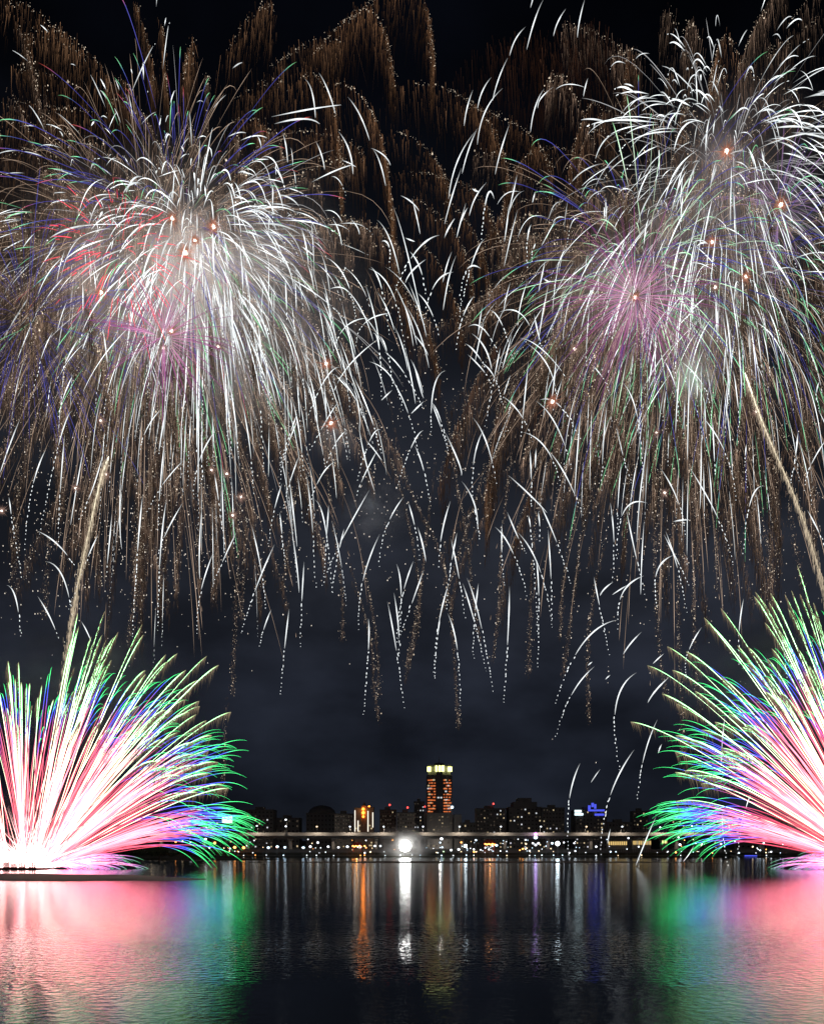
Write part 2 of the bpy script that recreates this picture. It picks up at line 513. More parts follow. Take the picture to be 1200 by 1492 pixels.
# --- the tall tower with orange balcony strips and a yellow crown
def tower():
    D = 1100.0; u = D / F
    cx = (640 - 600) * u; z0 = 5.0
    zt = EYE + (HZ - 1114) * u
    H = zt - z0; W = 34.0
    b = empty('tower', (cx, D, z0), 'tallest tower on the skyline with orange strips and yellow lit crown', 'building')
    w = MB(); w.box(-W / 2, W / 2, 0, 32, 0, H - 14); w.box(-4.4, 4.4, -2.5, -.003, 0, H - 10)
    w.build('wall', M_WALLS[3], b)
    w = MB()
    w.box(-W / 2 + 2, W / 2 - 2, 2, 30, H - 14, H - 2)
    w.build('crown', M_WALLS[0], b)
    w = MB(); w.box(-W / 2 + 1, W / 2 - 1, 1, 31, H - 2, H - .6); w.prism(0, 15, [(9, H - .6), (6, H + 3), (.4, H + 4), (.2, H + 12)], 8)
    w.build('roof', M_ROOF, b)
    for (a, c) in ((-16.4, -11.4), (-5.4, -3), (-1.2, 1.6), (2.6, 6.4), (11, 16.8)):
        w = MB(); w.box(a, c, -.8, 1.9, H - 9.5, H - 3.2 + (1.6 if abs(a) < 8 else 0)); w.build('crown_light', L_CROWN, b)
    rr = random.Random(5)
    nf = 15
    for s in (-1, 1):
        for k in range(nf):
            z = 42 + k * (H - 60) / nf
            for q in range(3):
                if rr.random() < .16: continue
                x0_ = 5.4 + q * 3.5; x1_ = x0_ + rr.choice((3.3, 3.3, 2.4, 1.6))
                a, c = (x0_, x1_) if s > 0 else (-x1_, -x0_)
                w = MB()
                w.box(a, c, -.9, -.3, z, z + rr.choice((1.2, 1.5)))
                w.build('balcony_light', L_STRIP_O, b)
    ww = MB(); ww.box(-1.2, 1.2, -.13, -.004, -.9, .9); wy = ww.mesh('window', L_WIN_Y); 
    ww = MB(); ww.box(-1.2, 1.2, -.13, -.004, -.9, .9); wd = ww.mesh('window', L_WIN_W)
    for k in range(34):
        s = rr.choice((-1, 1)); z = 40 + rr.randrange(nf) * (H - 60) / nf + 3
        link('window', wy if rr.random() < .7 else wd, b, (s * rr.uniform(7, 15), 0, z))
    for x_ in (-1.6, 2.2): link('window', wd, b, (x_, -2.5, H * .62))
    # podium
    xs0, xs1 = (617 - 640) * u, (672 - 640) * u
    zp = (HZ - 1185) * u
    w = MB(); w.box(xs0, -W / 2 - .3, -3, 26, 0, zp); w.box(W / 2 + .3, xs1, -3, 26, 0, zp - 3); w.box(-W / 2, W / 2, -6, -.01, 0, zp - 1)
    pod = w.build('podium', M_WALLS[0], b)
    w = MB()
    for k in range(9):
        xx = -W / 2 + (k + .5) * W / 9
        w.box(xx - .25, xx + .25, -6.5, -6.003, 0, zp - 2)
    w.build('fin', M_WALLS[0], pod)
    m2 = MB(); m2.box(-1, 1, -.13, -.004, -1.2, 1.2); m2 = m2.mesh('window', L_WIN_DIM)
    m3 = MB(); m3.box(-.8, .8, -.13, -.004, -.8, .8); m3 = m3.mesh('window', L_WIN_Y)
    for k in range(40):
        c = rr.randrange(9)
        link('window', m3 if rr.random() < .15 else m2, b, (-W / 2 + (c + .5) * W / 9 + 0, -6, 4 + rr.randrange(11) * 4.3))
    w = MB(); w.ball(((658 - 640) * u, -7, (HZ - 1178) * u), 1.9, 10, 6); w.build('facade_lamp', L_COOL, b)
    w = MB(); w.ball(((618.5 - 640) * u, -6, (HZ - 1177) * u), 1.0, 8, 5); w.build('beacon', L_RED, b)
    # point light without a fixture, washes the podium face
    point_light((0, -26, 8), (1, .9, .8), 7000, 1, b)
tower()

# --- twin block with orange top light and bright vertical strips
def twin():
    D = 900.0; u = D / F
    b = empty('twin_block', ((530 - 600) * u, D, 5), 'slim twin block with an orange roof light and bright white corner strips', 'building')
    def X(x): return (x - 530) * u
    def Z(y): return EYE + (HZ - y) * u - 5
    w = MB(); w.box(X(516), X(526), 0, 18, 0, Z(1178)); w.box(X(534), X(544), 0, 18, 0, Z(1177)); w.box(X(526) + .02, X(534) - .02, 3, 15, 0, Z(1174))
    w.build('wall', M_WALLS[2], b)
    w = MB(); w.box(X(515.5), X(526.5), -.5, 18.5, Z(1178), Z(1177)); w.box(X(533.5), X(544.5), -.5, 18.5, Z(1177), Z(1176)); w.prism(0, 9, [(3.4, Z(1174)), (.3, Z(1168))], 4, .785)
    w.build('roof', M_ROOF, b)
    for (xa, y0, y1) in ((517, 1212, 1181), (521.5, 1212, 1196), (536, 1212, 1182), (543, 1206, 1184)):
        w = MB(); w.box(X(xa) - .35, X(xa) + .35, -.6, -.1, Z(y0), Z(y1)); w.build('light_strip', L_STRIP_W, b)
    for (xa, y, r) in ((529, 1179, 1.5), (529, 1184.5, 1.7), (529, 1190, 1.2), (537.5, 1175.5, 1.1)):
        w = MB(); w.ball((X(xa), 1.2, Z(y)), r, 10, 6); w.build('top_light', L_TOP_O, b)
    m3 = MB(); m3.box(-.8, .8, -.13, -.004, -.8, .8); m3 = m3.mesh('window', L_WIN_Y)
    rr = random.Random(8)
    for k in range(16): link('window', m3, b, (X(rr.choice((518.8, 523.6, 538.5, 541))), 0, 4 + rr.randrange(10) * 3.1))
    point_light((X(529), -5, Z(1181)), (1, .42, .1), 1200, .5, b)
twin()

def dome_crown(b, W, H, dp):
    w = MB(); w.prism(0, dp / 2, [(W * .48, H + 1.01), (W * .44, H + 5), (W * .3, H + 9), (W * .08, H + 11)], 16)
    w.build('dome', M_ROOF, b)
def step_crown(b, W, H, dp):
    w = MB(); w.box(-W * .36, W * .36, 1, dp - 1, H + 1.01, H + 7); w.box(-W * .2, W * .2, 3, dp - 3, H + 7.01, H + 12)
    w.build('stepped_crown', M_WALLS[3], b)
def mast_crown(b, W, H, dp): beacon(b, W * .1, H + 1, L_RED)
def blue_crown(b, W, H, dp):
    u = 1000 / F
    w = MB(); w.box(-W / 2 - 1, -W / 2 + 9, -1.2, -.2, H - 6, H - 3.6); w.box(-W / 2 - 1, -W / 2 + 7, -1.2, -.2, H - 2.4, H + .2); w.build('white_sign', L_SIGN, b)
    for (a, c, z0, z1) in ((-4, -1, H + 1.2, H + 6), (0, 3, H + 4, H + 9), (3.4, 6, H + 2, H + 7.5), (-4, 16, H - 1.2, H + 1), (4, 15.5, H - 6.5, H - 4)):
        w = MB(); w.box(a, c, -.9, -.2, z0, z1); w.build('neon_strip', L_BLUE, b)
def white_sign_crown(b, W, H, dp):
    w = MB(); w.box(-W * .42, W * .42, -.9, -.1, H * .34, H * .34 + 3.4); w.build('lit_sign', L_SIGN, b)

building('apartment_block', 'dark apartment block with few lit windows right of the left-hand fan', 358, 398, 1181, 950, M_WALLS[3], (7, 10), .13, seed=1)
building('office_block', 'low dark block behind the viaduct left of the dark domed block', 400, 436, 1193, 990, M_WALLS[3], (6, 6), .16, seed=2)
building('domed_block', 'broad unlit block with a dark domed roof', 446, 488, 1186, 1000, M_WALLS[3], (8, 8), .0, seed=3, crown=dome_crown, dim=.03)
building('apartment_block', 'pale apartment block touching the left side of the twin orange-topped block', 487, 514, 1187, 920, M_WALLS[0], (7, 9), .06, seed=4, dim=.6)
building('apartment_block', 'brownish apartment block right of the twin orange-topped block', 553, 577, 1181, 960, M_WALLS[2], (7, 10), .08, seed=5, crown=mast_crown, dim=.3)
building('apartment_block', 'pale apartment block with a red mast beacon left of the tall tower', 578, 604, 1185, 940, M_WALLS[0], (7, 9), .06, seed=6, crown=mast_crown, dim=.4)
building('apartment_block', 'narrow dark high-rise close behind the left of the tall tower', 603, 618, 1169, 1060, M_WALLS[3], (4, 14), .2, seed=7, wins=(L_WIN_W, L_WIN_Y))
building('office_block', 'dark block with scattered white windows and a red beacon right of the tall tower', 694, 736, 1179, 1000, M_WALLS[3], (9, 11), .13, seed=8, crown=mast_crown, wins=(L_WIN_W, L_WIN_Y))
building('office_block', 'broad dark block with a stepped crown, widest right of the tall tower', 741, 789, 1177, 1000, M_WALLS[3], (9, 11), .12, seed=9, crown=step_crown, dim=.12)
building('apartment_block', 'dark apartment block touching the right side of the stepped-crown block', 790, 822, 1178, 985, M_WALLS[3], (7, 11), .14, seed=10)
building('office_block', 'dark building with blue neon strips and a white sign on top', 838, 884, 1181, 1000, M_WALLS[3], (9, 10), .07, seed=11, crown=blue_crown)
building('office_block', 'dark block with a bright white sign halfway up, right of the blue-crowned building', 922, 944, 1183, 1000, M_WALLS[3], (5, 10), .12, seed=12, crown=white_sign_crown, wins=(L_WIN_Y, L_WIN_Y))
building('apartment_block', 'slim block with yellow windows behind the left tips of the right-hand fan', 978, 998, 1189, 1000, M_WALLS[3], (4, 8), .4, seed=13, wins=(L_WIN_Y, L_WIN_Y))
building('office_block', 'low block with a row of yellow windows behind the right-hand fan', 1012, 1048, 1186, 1000, M_WALLS[3], (8, 8), .1, seed=14)
building('apartment_block', 'low dark block behind the viaduct under the left-hand fan tips', 300, 346, 1196, 980, M_WALLS[3], (7, 6), .08, seed=15)
building('office_block', 'low dark block at the right edge behind the right-hand fan', 1070, 1150, 1190, 1000, M_WALLS[3], (10, 7), .08, seed=16)
building('office_block', 'low dark block between the tall tower and the white-windowed block', 671, 693, 1200, 990, M_WALLS[3], (5, 5), .1, seed=17)
building('office_block', 'low dark block between the blue-crowned building and the white sign block', 886, 921, 1199, 990, M_WALLS[3], (7, 5), .06, seed=18)

# billboard left
b = empty('billboard', ((331 - 600) * 820 / F, 820, VZ + 2), 'bright white billboard on a post above the viaduct at the left', 'billboard')
u = 820 / F
w = MB(); w.prism(0, .5, [(.5, 0), (.4, (1221 - 1202) * u - 1.5)], 8); w.build('post', M_STEEL, b)
w = MB(); w.box(-5.4, 5.4, .1, .9, 13, 21); w.build('frame', M_STEEL, b)
w = MB(); w.add([(-5, -.02, 13.4), (5, -.02, 12.9), (5, -.02, 19.8), (-5, -.02, 19.2)], [(0, 1, 2, 3)]); w.add([(-5, .09, 13.4), (5, .09, 12.9), (5, .09, 19.8), (-5, .09, 19.2)], [(3, 2, 1, 0)]); w.build('screen', L_SIGN, b)

# riverside arcade with warm lit bays (right of centre)
D = 775.0; u = D / F
def arcade(label, x0, x1, y0, y1, bays, mats, D=775.0):
    u = D / F
    X0, X1 = (x0 - 600) * u, (x1 - 600) * u; za, zb = EYE + (HZ - y1) * u, EYE + (HZ - y0) * u
    b = empty('riverside_arcade', ((X0 + X1) / 2, D, 5), label, 'building')
    W = X1 - X0
    w = MB(); w.box(-W / 2, W / 2, 2, 9, 0, zb + 1 - 5); w.build('wall', M_WALLS[0], b)
    w = MB(); w.box(-W / 2 - 1, W / 2 + 1, -1, 10, zb + 1.01 - 5, zb + 1.6 - 5); w.build('roof', M_ROOF, b)
    for k in range(bays):
        a = -W / 2 + k * W / bays
        w = MB(); w.box(a + .15 * W / bays, a + .85 * W / bays, 1.6, 1.99, za - 5, zb - 5); w.build('window', mats[k % len(mats)], b)
        w = MB(); w.box(a - .15, a + .15, -.8, -.4, 0, zb + 1 - 5); w.build('column', M_CONC, b)
    return b
arcade('long low arcade glowing yellow under the viaduct right of the blue-crowned building', 886, 914, 1226.5, 1231.5, 9, [L_ARCADE])
arcade('second yellow-lit arcade under the viaduct, longer of the pair', 922, 949, 1225.5, 1231, 10, [L_ARCADE, L_ARCADE, L_WIN_Y])
arcade('small greenish-yellow lit kiosk row at the right end of the arcades', 965, 973, 1225, 1229, 4, [L_CROWN, L_ARCADE])

# small pavilions lit in orange
def pavilion(label, x, y, wpx, mat, lightcol):
    D = 770.0; u = D / F
    b = empty('pavilion', ((x - 600) * u, D, 5), label, 'pavilion')
    W = wpx * u; z = EYE + (HZ - y) * u - 5
    w = MB()
    for sx in (-1, 1):
        for yy in (0, 6): w.box(sx * W * .4 - .25, sx * W * .4 + .25, yy - .25, yy + .25, 0, z)
    w.build('post', M_RACK, b)
    w = MB(); w.add([(-W * .6, -2, z), (W * .6, -2, z), (W * .6, 8, z), (-W * .6, 8, z), (-W * .28, 2.5, z + 3.2), (W * .28, 2.5, z + 3.2), (W * .28, 3.5, z + 3.2), (-W * .28, 3.5, z + 3.2)],
                    [(0, 1, 5, 4), (1, 2, 6, 5), (2, 3, 7, 6), (3, 0, 4, 7), (4, 5, 6, 7), (3, 2, 1, 0)])
    w.build('roof', M_RACK, b)
    for k in range(6):
        w = MB(); w.ball((-W * .42 + k * W * .84 / 5, -2.3, z - .7 - .5 * (k % 2)), .75, 8, 5); w.build('lantern', mat, b)
    point_light((0, -4, z - 1), lightcol, 500, .4, b)
pavilion('small open pavilion with a red roof lit orange, right of the floodlights', 713, 1229, 16, L_ORANGE, (1, .4, .1))
pavilion('small orange-lit pavilion on the bank below the twin orange-topped block', 520, 1232, 14, L_ORANGE, (1, .4, .1))

# ------------------------------------------------------------------ lights along the far bank
def floodlight(label, x, y, D, rad, mat, power, col):
    u = D / F; z = EYE + (HZ - y) * u
    b = empty('floodlight_mast', ((x - 600) * u, D, 2), label, 'floodlight')
    w = MB(); w.prism(0, .6, [(.35, 0), (.2, z - 2)], 8); w.box(-rad, rad, .3, .9, z - 2 - rad * .1, z - 2 + rad * .1); w.build('mast', M_STEEL, b)
    n = 0
    for k in range(9):
        a = k * math.pi / 4; q = 0 if k == 8 else rad * .6
        cx, cz = math.cos(a) * q, z - 2 + math.sin(a) * q
        w = MB(); w.ball((cx, -.2 - (.3 if k == 8 else 0), cz), rad * (.5 if k == 8 else .36), 12, 8); w.build('lamp_head', mat, b)
floodlight('dazzling white floodlight cluster at the centre of the far bank', 590, 1233, 745, 5.6, L_FLOOD, 0, (1, .96, .9))
floodlight('smaller bluish-white floodlight under the viaduct right of the purple light', 812, 1229.5, 748, 2.1, L_FLOOD2, 0, (.8, .9, 1))
floodlight('small white floodlight on the bank midway between the tall tower and the orange pavilion', 678, 1233, 750, 1.5, L_FLOOD2, 0, (.8, .9, 1))

GROUP = 'lights along the far bank'
KINDS = {'w': (L_WHITE, 'small white'), 'c': (L_COOL, 'small bluish-white'), 'y': (L_WARM, 'small warm yellow'), 'o': (L_ORANGE, 'small orange'), 'g': (L_GREENISH, 'small greenish'), 'p': (L_PURPLE, 'purple')}
lamp_mesh = {}
def bank_lamp(x, y, kind, r, label=None, D=None):
    D = D or (744 + (1247 - y) * 1.6)
    u = D / F
    z = EYE + (HZ - y) * u
    gz = 1.0 if D < 752 else (1.6 if D < 768 else 3.0)
    mat, word = KINDS[kind]
    X = (x - 600) * u
    t = empty('bank_lamp', (X, D, gz), label or (word + ' lamp among the lights along the far bank'), 'lamp', GROUP)
    h = max(.6, z - gz)
    hk = round(h, 0)
    if ('p', hk) not in lamp_mesh:
        w = MB(); w.prism(0, 0, [(.12, 0), (.07, max(.3, hk - .2))], 5); w.box(-.5, .5, -.08, .08, max(.2, hk - .35), max(.25, hk - .2)); lamp_mesh[('p', hk)] = w.mesh('pole', M_STEEL)
    kk = (kind, round(r, 1))
    if kk not in lamp_mesh:
        w = MB(); w.ball((0, 0, 0), round(r, 1), 8, 6, .85); lamp_mesh[kk] = w.mesh('lamp_head', mat)
    link('pole', lamp_mesh[('p', hk)], t)
    link('lamp_head', lamp_mesh[kk], t, (0, -.3, h))

SPEC = [(240, 1220.5, 'y', 1.1), (256, 1227, 'o', 1.2), (266, 1226, 'y', 1.1), (277, 1222, 'w', 1.1), (278, 1228, 'w', 1.2), (299.5, 1223, 'w', 1.7),
        (313, 1228.5, 'o', 1.7), (342, 1235, 'o', 1.9), (355, 1235.5, 'o', 2.0), (391, 1235.5, 'c', 1.8), (404, 1234, 'c', 1.8), (415, 1235, 'c', 1.7),
        (463, 1228, 'w', 1.5), (452, 1234, 'w', 1.7), (442, 1235.5, 'c', 1.7), (478, 1234, 'w', 1.5), (493, 1235, 'w', 1.4), (506, 1234, 'w', 1.6),
        (546, 1233, 'w', 1.4), (554, 1233, 'w', 1.4), (643, 1222.5, 'w', 1.9), (668, 1238, 'w', 1.6), (657, 1239, 'w', 1.5), (693, 1224.5, 'c', 1.4),
        (723, 1232, 'c', 1.7), (690, 1238, 'w', 1.3), (776, 1229, 'w', 1.4), (784, 1229, 'w', 1.5), (780, 1231.5, 'w', 1.6), (766, 1230, 'y', 1.1), (804, 1229, 'c', 1.6),
        (868, 1234, 'w', 1.4), (915, 1221.5, 'w', 1.2), (930, 1234, 'w', 1.1), (988, 1220.5, 'w', 1.3), (990, 1231, 'w', 1.7), (1013, 1229, 'w', 1.0), (1022, 1230, 'w', 1.1),
        (1050, 1230, 'w', 1.2), (1112, 1229, 'w', 1.4), (1096, 1234, 'y', 1.1), (1070, 1226, 'w', 1.1), (1140, 1230, 'w', 1.2)]
for (x, y, k, r) in SPEC: bank_lamp(x, y, k, r * .72)
bank_lamp(780, 1220.5, 'c', 1.9, 'white-blue lamp topping the row below the purple light')
bank_lamp(780, 1215.8, 'p', 1.7, 'purple lamp glowing on the viaduct edge right of the tall tower', D=797)
rl = random.Random(77)
for i in range(150):
    if i % 3 == 0: cx0 = rl.uniform(330, 860) if i < 118 else rl.uniform(880, 1150)
    x = cx0 + rl.gauss(0, 9) if i % 3 else rl.uniform(235, 1150)
    if abs(x - 590) < 14: continue
    y = rl.choice((1236, 1238, 1240.5, 1242)) + rl.uniform(-1.2, 1.2) if rl.random() < .62 else rl.uniform(1223, 1236)
    if x < 300 and y > 1230: continue
    k = rl.choices('wcyog', (46, 26, 16, 7, 2))[0]
    bank_lamp(x, y, k, rl.choice((.3, .4, .4, .5, .6, .8)))
# waterline lights (low lanterns on the quay edge mirrored in the shallows)
for i, (x, k) in enumerate([(355, 'w'), (372, 'o'), (388, 'w'), (413, 'c'), (447, 'w'), (461, 'w'), (486, 'w'), (525, 'o'), (531, 'o'), (561, 'w'), (583, 'w'), (600, 'w'), (612, 'c'), (643, 'c'), (660, 'w'),
                            (679, 'c'), (690, 'w'), (725, 'c'), (738, 'y'), (771, 'w'), (779, 'c'), (789, 'w'), (806, 'c'), (819, 'c'), (868, 'w'), (900, 'y'), (934, 'y'), (991, 'w'), (1116, 'w')]):
    bank_lamp(x, 1246.6 + rl.uniform(-.5, .5), k, .4 + .2 * rl.random(), D=743)
# blue lit landing stage at the right
b = empty('landing_stage', ((1092 - 600) * 743 / F, 741, .8), 'low landing stage edged with blue light, at the far bank below the right-hand fan', 'landing stage')
w = MB(); w.box(-6, 6, 0, 5, -.6, .5); w.build('platform', M_DARKCONC, b)
w = MB(); w.box(-5.6, 5.6, -.35, -.02, .05, 1.1); w.build('light_strip', L_BLUE, b)

# flood wall behind the promenade
w = MB(); w.box(-900, 900, 776.2, 777.0, 2.5, 7.2); w.box(-900, 900, 776.0, 777.2, 7.2, 7.5)
tag(w.build('flood_wall', M_DARKCONC, None), 'long low dark concrete flood wall behind the promenade lights', 'wall')

# ------------------------------------------------------------------ trees on the left spit and the far bank
def tree(label, x, ybase, ytop, D, wpx, seed, group=None):
    r = random.Random(seed); u = D / F
    zb = EYE + (HZ - ybase) * u; h = (ybase - ytop) * u; W = wpx * u / 2
    t = empty('tree', ((x - 600) * u, D, zb), label, 'tree', group)
    w = MB(); w.prism(0, 0, [(.4, -.6), (.28, h * .35), (.12, h * .7)], 7)
    for k in range(5):
        a = k * 1.3; q = MB()
        ex, ey, ez = math.cos(a) * W * .6, math.sin(a) * W * .6, h * (.55 + .06 * k)
        w.add([(-.12, 0, h * .3), (.12, 0, h * .3), (0, .15, h * .34), (ex, ey, ez)], [(0, 1, 3), (1, 2, 3), (2, 0, 3)])
    w.build('trunk', M_BARK, t)
    w = MB()
    cl = [(r.gauss(0, .42) * W, r.gauss(0, .42) * W, h * r.uniform(.35, .86), r.uniform(.22, .42) * W) for _ in range(16)]
    for k in range(1500):
        cx, cy, cz, cr = cl[k % len(cl)]
        d = Vector((r.gauss(0, 1), r.gauss(0, 1), r.gauss(0, 1))).normalized() * cr * r.uniform(.55, 1.05)
        p = Vector((cx + d.x, cy + d.y, max(h * .12, cz + d.z * .8)))
        s = r.uniform(.25, .55)
        e1 = Vector((r.gauss(0, 1), r.gauss(0, 1), r.gauss(0, 1))).normalized() * s
        e2 = e1.orthogonal().normalized() * s * .6
        w.add([p - e1, p + e2, p + e1, p - e2], [(0, 1, 2, 3)])
    w.build('crown', M_LEAF, t)
tree('dark rounded tree, broadest on the wooded spit at the left', 268, 1252, 1228, 430, 52, 1)
tree('dark tree partly behind the left-hand fan, left of the broadest tree', 232, 1253, 1233, 440, 40, 2)
tree('low dark tree sloping down to the tip of the wooded spit', 302, 1252, 1240, 440, 34, 3)
tree('dark tree deep behind the left-hand fan near its barge', 190, 1253, 1231, 450, 44, 4)
tree('tall dark tree hidden in the smoke left of the wooded spit', 140, 1253, 1226, 455, 50, 5)

# ------------------------------------------------------------------ barge with firing racks on the left
D = 196.0; u = D / F
b = empty('barge', ((28 - 600) * u, D, 0), 'low rusty barge lying behind the sandbar at the foot of the left-hand fan', 'barge')
X0, X1 = (-60 - 28) * u, (56 - 28) * u
w = MB()
w.add([(X0, 0, -.3), (X1 - .7, 0, -.3), (X1 - .7, 5, -.3), (X0, 5, -.3), (X0 - .5, -.3, .35), (X1, -.3, .35), (X1, 5.3, .35), (X0 - .5, 5.3, .35)],
      [(3, 2, 1, 0), (4, 5, 6, 7), (0, 1, 5, 4), (1, 2, 6, 5), (2, 3, 7, 6), (3, 0, 4, 7)])
w.build('hull', M_HULL, b)
w = MB(); w.box(X0, X1 - .3, -.42, -.305, .2, .42); w.build('rub_rail', M_RACK, b)
for k, (x, n) in enumerate([(-30, 4), (-14, 5), (7, 5), (18, 5), (30, 4), (45, 3)]):
    t = empty('mortar_rack', ((x - 600) * u, D + .5, .352), ['red mortar rack at the far left of the barge', 'second red mortar rack from the left of the barge', 'tall red mortar rack at the left edge of the picture',
              'red mortar rack right of the tall one', 'red mortar rack in the middle of the visible barge deck', 'shortest red mortar rack at the right end of the barge'][k], 'mortar rack', 'mortar racks on the barge')
    hh = 1.0 + .2 * (k % 3)
    w = MB(); w.box(-.75, .75, 0, .06, 0, .25); w.box(-.75, .75, .5, .56, 0, .25); w.box(-.75, -.68, .062, .498, 0, .2); w.box(.68, .75, .062, .498, 0, .2)
    w.build('rack_frame', M_RACK, t)
    for q in range(n):
        cx = -.58 + q * 1.16 / max(1, n - 1)
        w = MB(); w.prism(cx, .28, [(.11, .01), (.11, hh), (.085, hh), (.085, hh - .2)], 10); w.build('mortar_tube', M_RACK, t)

# ------------------------------------------------------------------ fireworks
# every star is flown with drag and gravity, in photograph-pixel units at its burst's own distance
def fly(c, d, R, vt, ts):
    """c (3), d (S,3) unit directions (x right, y down, z away), R (S), ts (S,m) -> (S,m,3)"""
    f = 1 - np.exp(-ts)
    p = np.asarray(c, float) + d[:, None, :] * (R[:, None] * f)[..., None]
    p[..., 1] += vt * (ts - f)
    return p

def sphere(n, squash=1.0, hemi=None):
    d = rng.normal(size=(n, 3)); d /= np.linalg.norm(d, axis=1, keepdims=True)
    if hemi is not None: d[:, 1] = np.where(rng.random(n) < hemi, -abs(d[:, 1]), d[:, 1])
    d[:, 2] *= squash
    return d

def lin(a, b, n): return np.linspace(a, b, n)

def star_profile(n):
    s = np.linspace(0, 1, n)
    return np.where(s < .42, .12 + .88 * (s / .42) ** .9, 1 - .5 * (s - .42) / .58) * np.where(s > .97, .3, 1)

WHITE = np.array([1.25, 1.32, 1.34])
def white_star(path, D, ds, wpx, col=WHITE, pitch=6.4):
    """path (m,3) photo px, bright head first; after the fraction ds it breaks into strobing dashes. -> chunks (world)"""
    u = D / F
    P = pxa(path, D); m = len(P)
    L = np.concatenate([[0], np.cumsum(np.linalg.norm(np.diff(P, axis=0), axis=1))]); tot = L[-1]
    def at(l): return np.stack([np.interp(l, L, P[:, k]) for k in range(3)], -1)
    n = 12
    wpx = wpx * .64
    l = np.linspace(0, tot * ds, n)
    fl = np.interp(np.linspace(0, 1, n), [0, .25, .5, 1], [.22, .8, 1.1, .62]) * rng.uniform(.85, 1.12, n)
    ch = [tube(at(l)[None], (star_profile(n) * wpx * u * .5 * rng.uniform(.9, 1.1, n))[None], (col * fl[:, None])[None])]
    if ds < .97:
        pos = tot * ds + pitch * u * .5; a = []; b = []; rr = []
        while pos < tot:
            q = (pos - tot * ds) / (tot * (1 - ds) + 1e-6)
            ln = pitch * u * (.66 - .46 * q) * rnd.uniform(.55, 1.35)
            a.append(pos); b.append(min(tot, pos + ln)); rr.append((.62 - .18 * q) * wpx * u * .55 * rnd.uniform(.8, 1.15))
            pos += pitch * u * rnd.uniform(.7, 1.3)
        if a:
            a = np.array(a); b = np.array(b); rr = np.array(rr)
            s = np.linspace(0, 1, 4)
            pp = at(a[:, None] + (b - a)[:, None] * s)
            jit = rng.normal(size=(len(a), 1, 3)) * u * .5
            ch.append(tube(pp + jit, rr[:, None] * np.array([.35, 1, 1, .3]), col))
    return ch

def bez(a, m, b, n=24, z0=0.0, z1=0.0):
    a = np.array([*a, z0], float); b = np.array([*b, z1], float); m = np.array([*m, (z0 + z1) / 2], float)
    c = 2 * m - .5 * (a + b)
    t = np.linspace(0, 1, n)[:, None]
    return (1 - t) ** 2 * a + 2 * t * (1 - t) * c + t * t * b

def spline(pts, n):
    """Catmull-Rom through 2D points -> (n,3)"""
    p = np.array([[*q, 0.0] for q in pts], float)
    p = np.vstack([2 * p[0] - p[1], p, 2 * p[-1] - p[-2]])
    m = len(p) - 3
    out = []
    for t in np.linspace(0, m - 1e-6, n):
        i = int(t); f = t - i
        a, b, c, d = p[i:i + 4]
        out.append(.5 * ((2 * b) + (c - a) * f + (2 * a - 5 * b + 4 * c - d) * f * f + (3 * b - a - 3 * c + d) * f ** 3))
    return np.array(out)

def burst(name, label, center, D, stars, mat=M_GLOW, part='star_trail', group='firework bursts in the sky', mass='spark_shower'):
    """a firework burst: up to 98 trails are parts of their own, the rest one mass"""
    c = px(center[0], center[1], D)
    t = empty(name, c, label, 'firework', group)
    stars = list(stars)
    def size(ch): return sum(len(k[0]) for k in ch)
    for ch in stars[:97]:
        link(part, glow_mesh(part, ch, mat, c), t)
    if len(stars) > 97:
        o = link(mass, glow_mesh(mass, [k for ch in stars[97:] for k in ch], mat, c), t)
        tag(o, kind='stuff')
    return t

def lines_burst(center, R0, Rs, n, t0, t1, vt, cols, wpx, D, tj=.15, squash=1.0, hemi=None, npts=9, dirf=None):
    """thin coloured lines; cols = list of (fraction, rgb)"""
    d = sphere(n, squash, hemi)
    if dirf is not None: d = dirf(d)
    R = np.abs(rng.normal(R0, Rs, n))
    a = t0 * (1 + rng.normal(0, tj, n)); b = t1 * (1 + rng.normal(0, tj, n))
    b = np.maximum(b, a + .08)
    s = np.linspace(0, 1, npts)
    ts = a[:, None] + (b - a)[:, None] * s
    P = pxa(fly((*center, 0), d, R, vt, ts), D)
    u = D / F
    fr = [q[0] for q in cols]; cc = np.array([q[1] for q in cols])
    C = np.stack([np.interp(s, fr, cc[:, k]) for k in range(3)], -1)
    prof = np.clip(np.minimum(s / .12, (1 - s) / .18), .12, 1)
    wj = rng.uniform(.6, 1.3, n)
    out = []
    for i in range(n):
        out.append([tube(P[i][None], (prof * wpx * .66 * wj[i] * u * .5)[None], C[None] * rng.uniform(.6, 1.25))])
    return out

def willow(center, R0, Rs, n, t0, t1, vt, D, wpx, ds=(.6, 1.0), hemi=None, squash=.9, dirf=None, col=WHITE, tj=.25):
    d = sphere(n, squash, hemi)
    if dirf is not None: d = dirf(d)
    R = np.abs(rng.normal(R0, Rs, n))
    a = t0 * np.exp(rng.normal(0, tj, n)) + rng.random(n) ** 1.5 * (t1 - t0) * .55
    b = a + np.minimum((t1 - t0) * .6, 1.05) * np.exp(rng.normal(0, tj, n))
    s = np.linspace(0, 1, 22)
    P = fly((*center, 0), d, R, vt, a[:, None] + (b - a)[:, None] * s)
    out = []
    for i in range(n):
        q = rnd.uniform(*ds)
        out.append(white_star(P[i], D, q if rnd.random() < .75 else 1.0, wpx * min(1.35, .38 + rnd.gammavariate(2.0, .21)), col * rnd.uniform(.55, 1.45)))
    return out

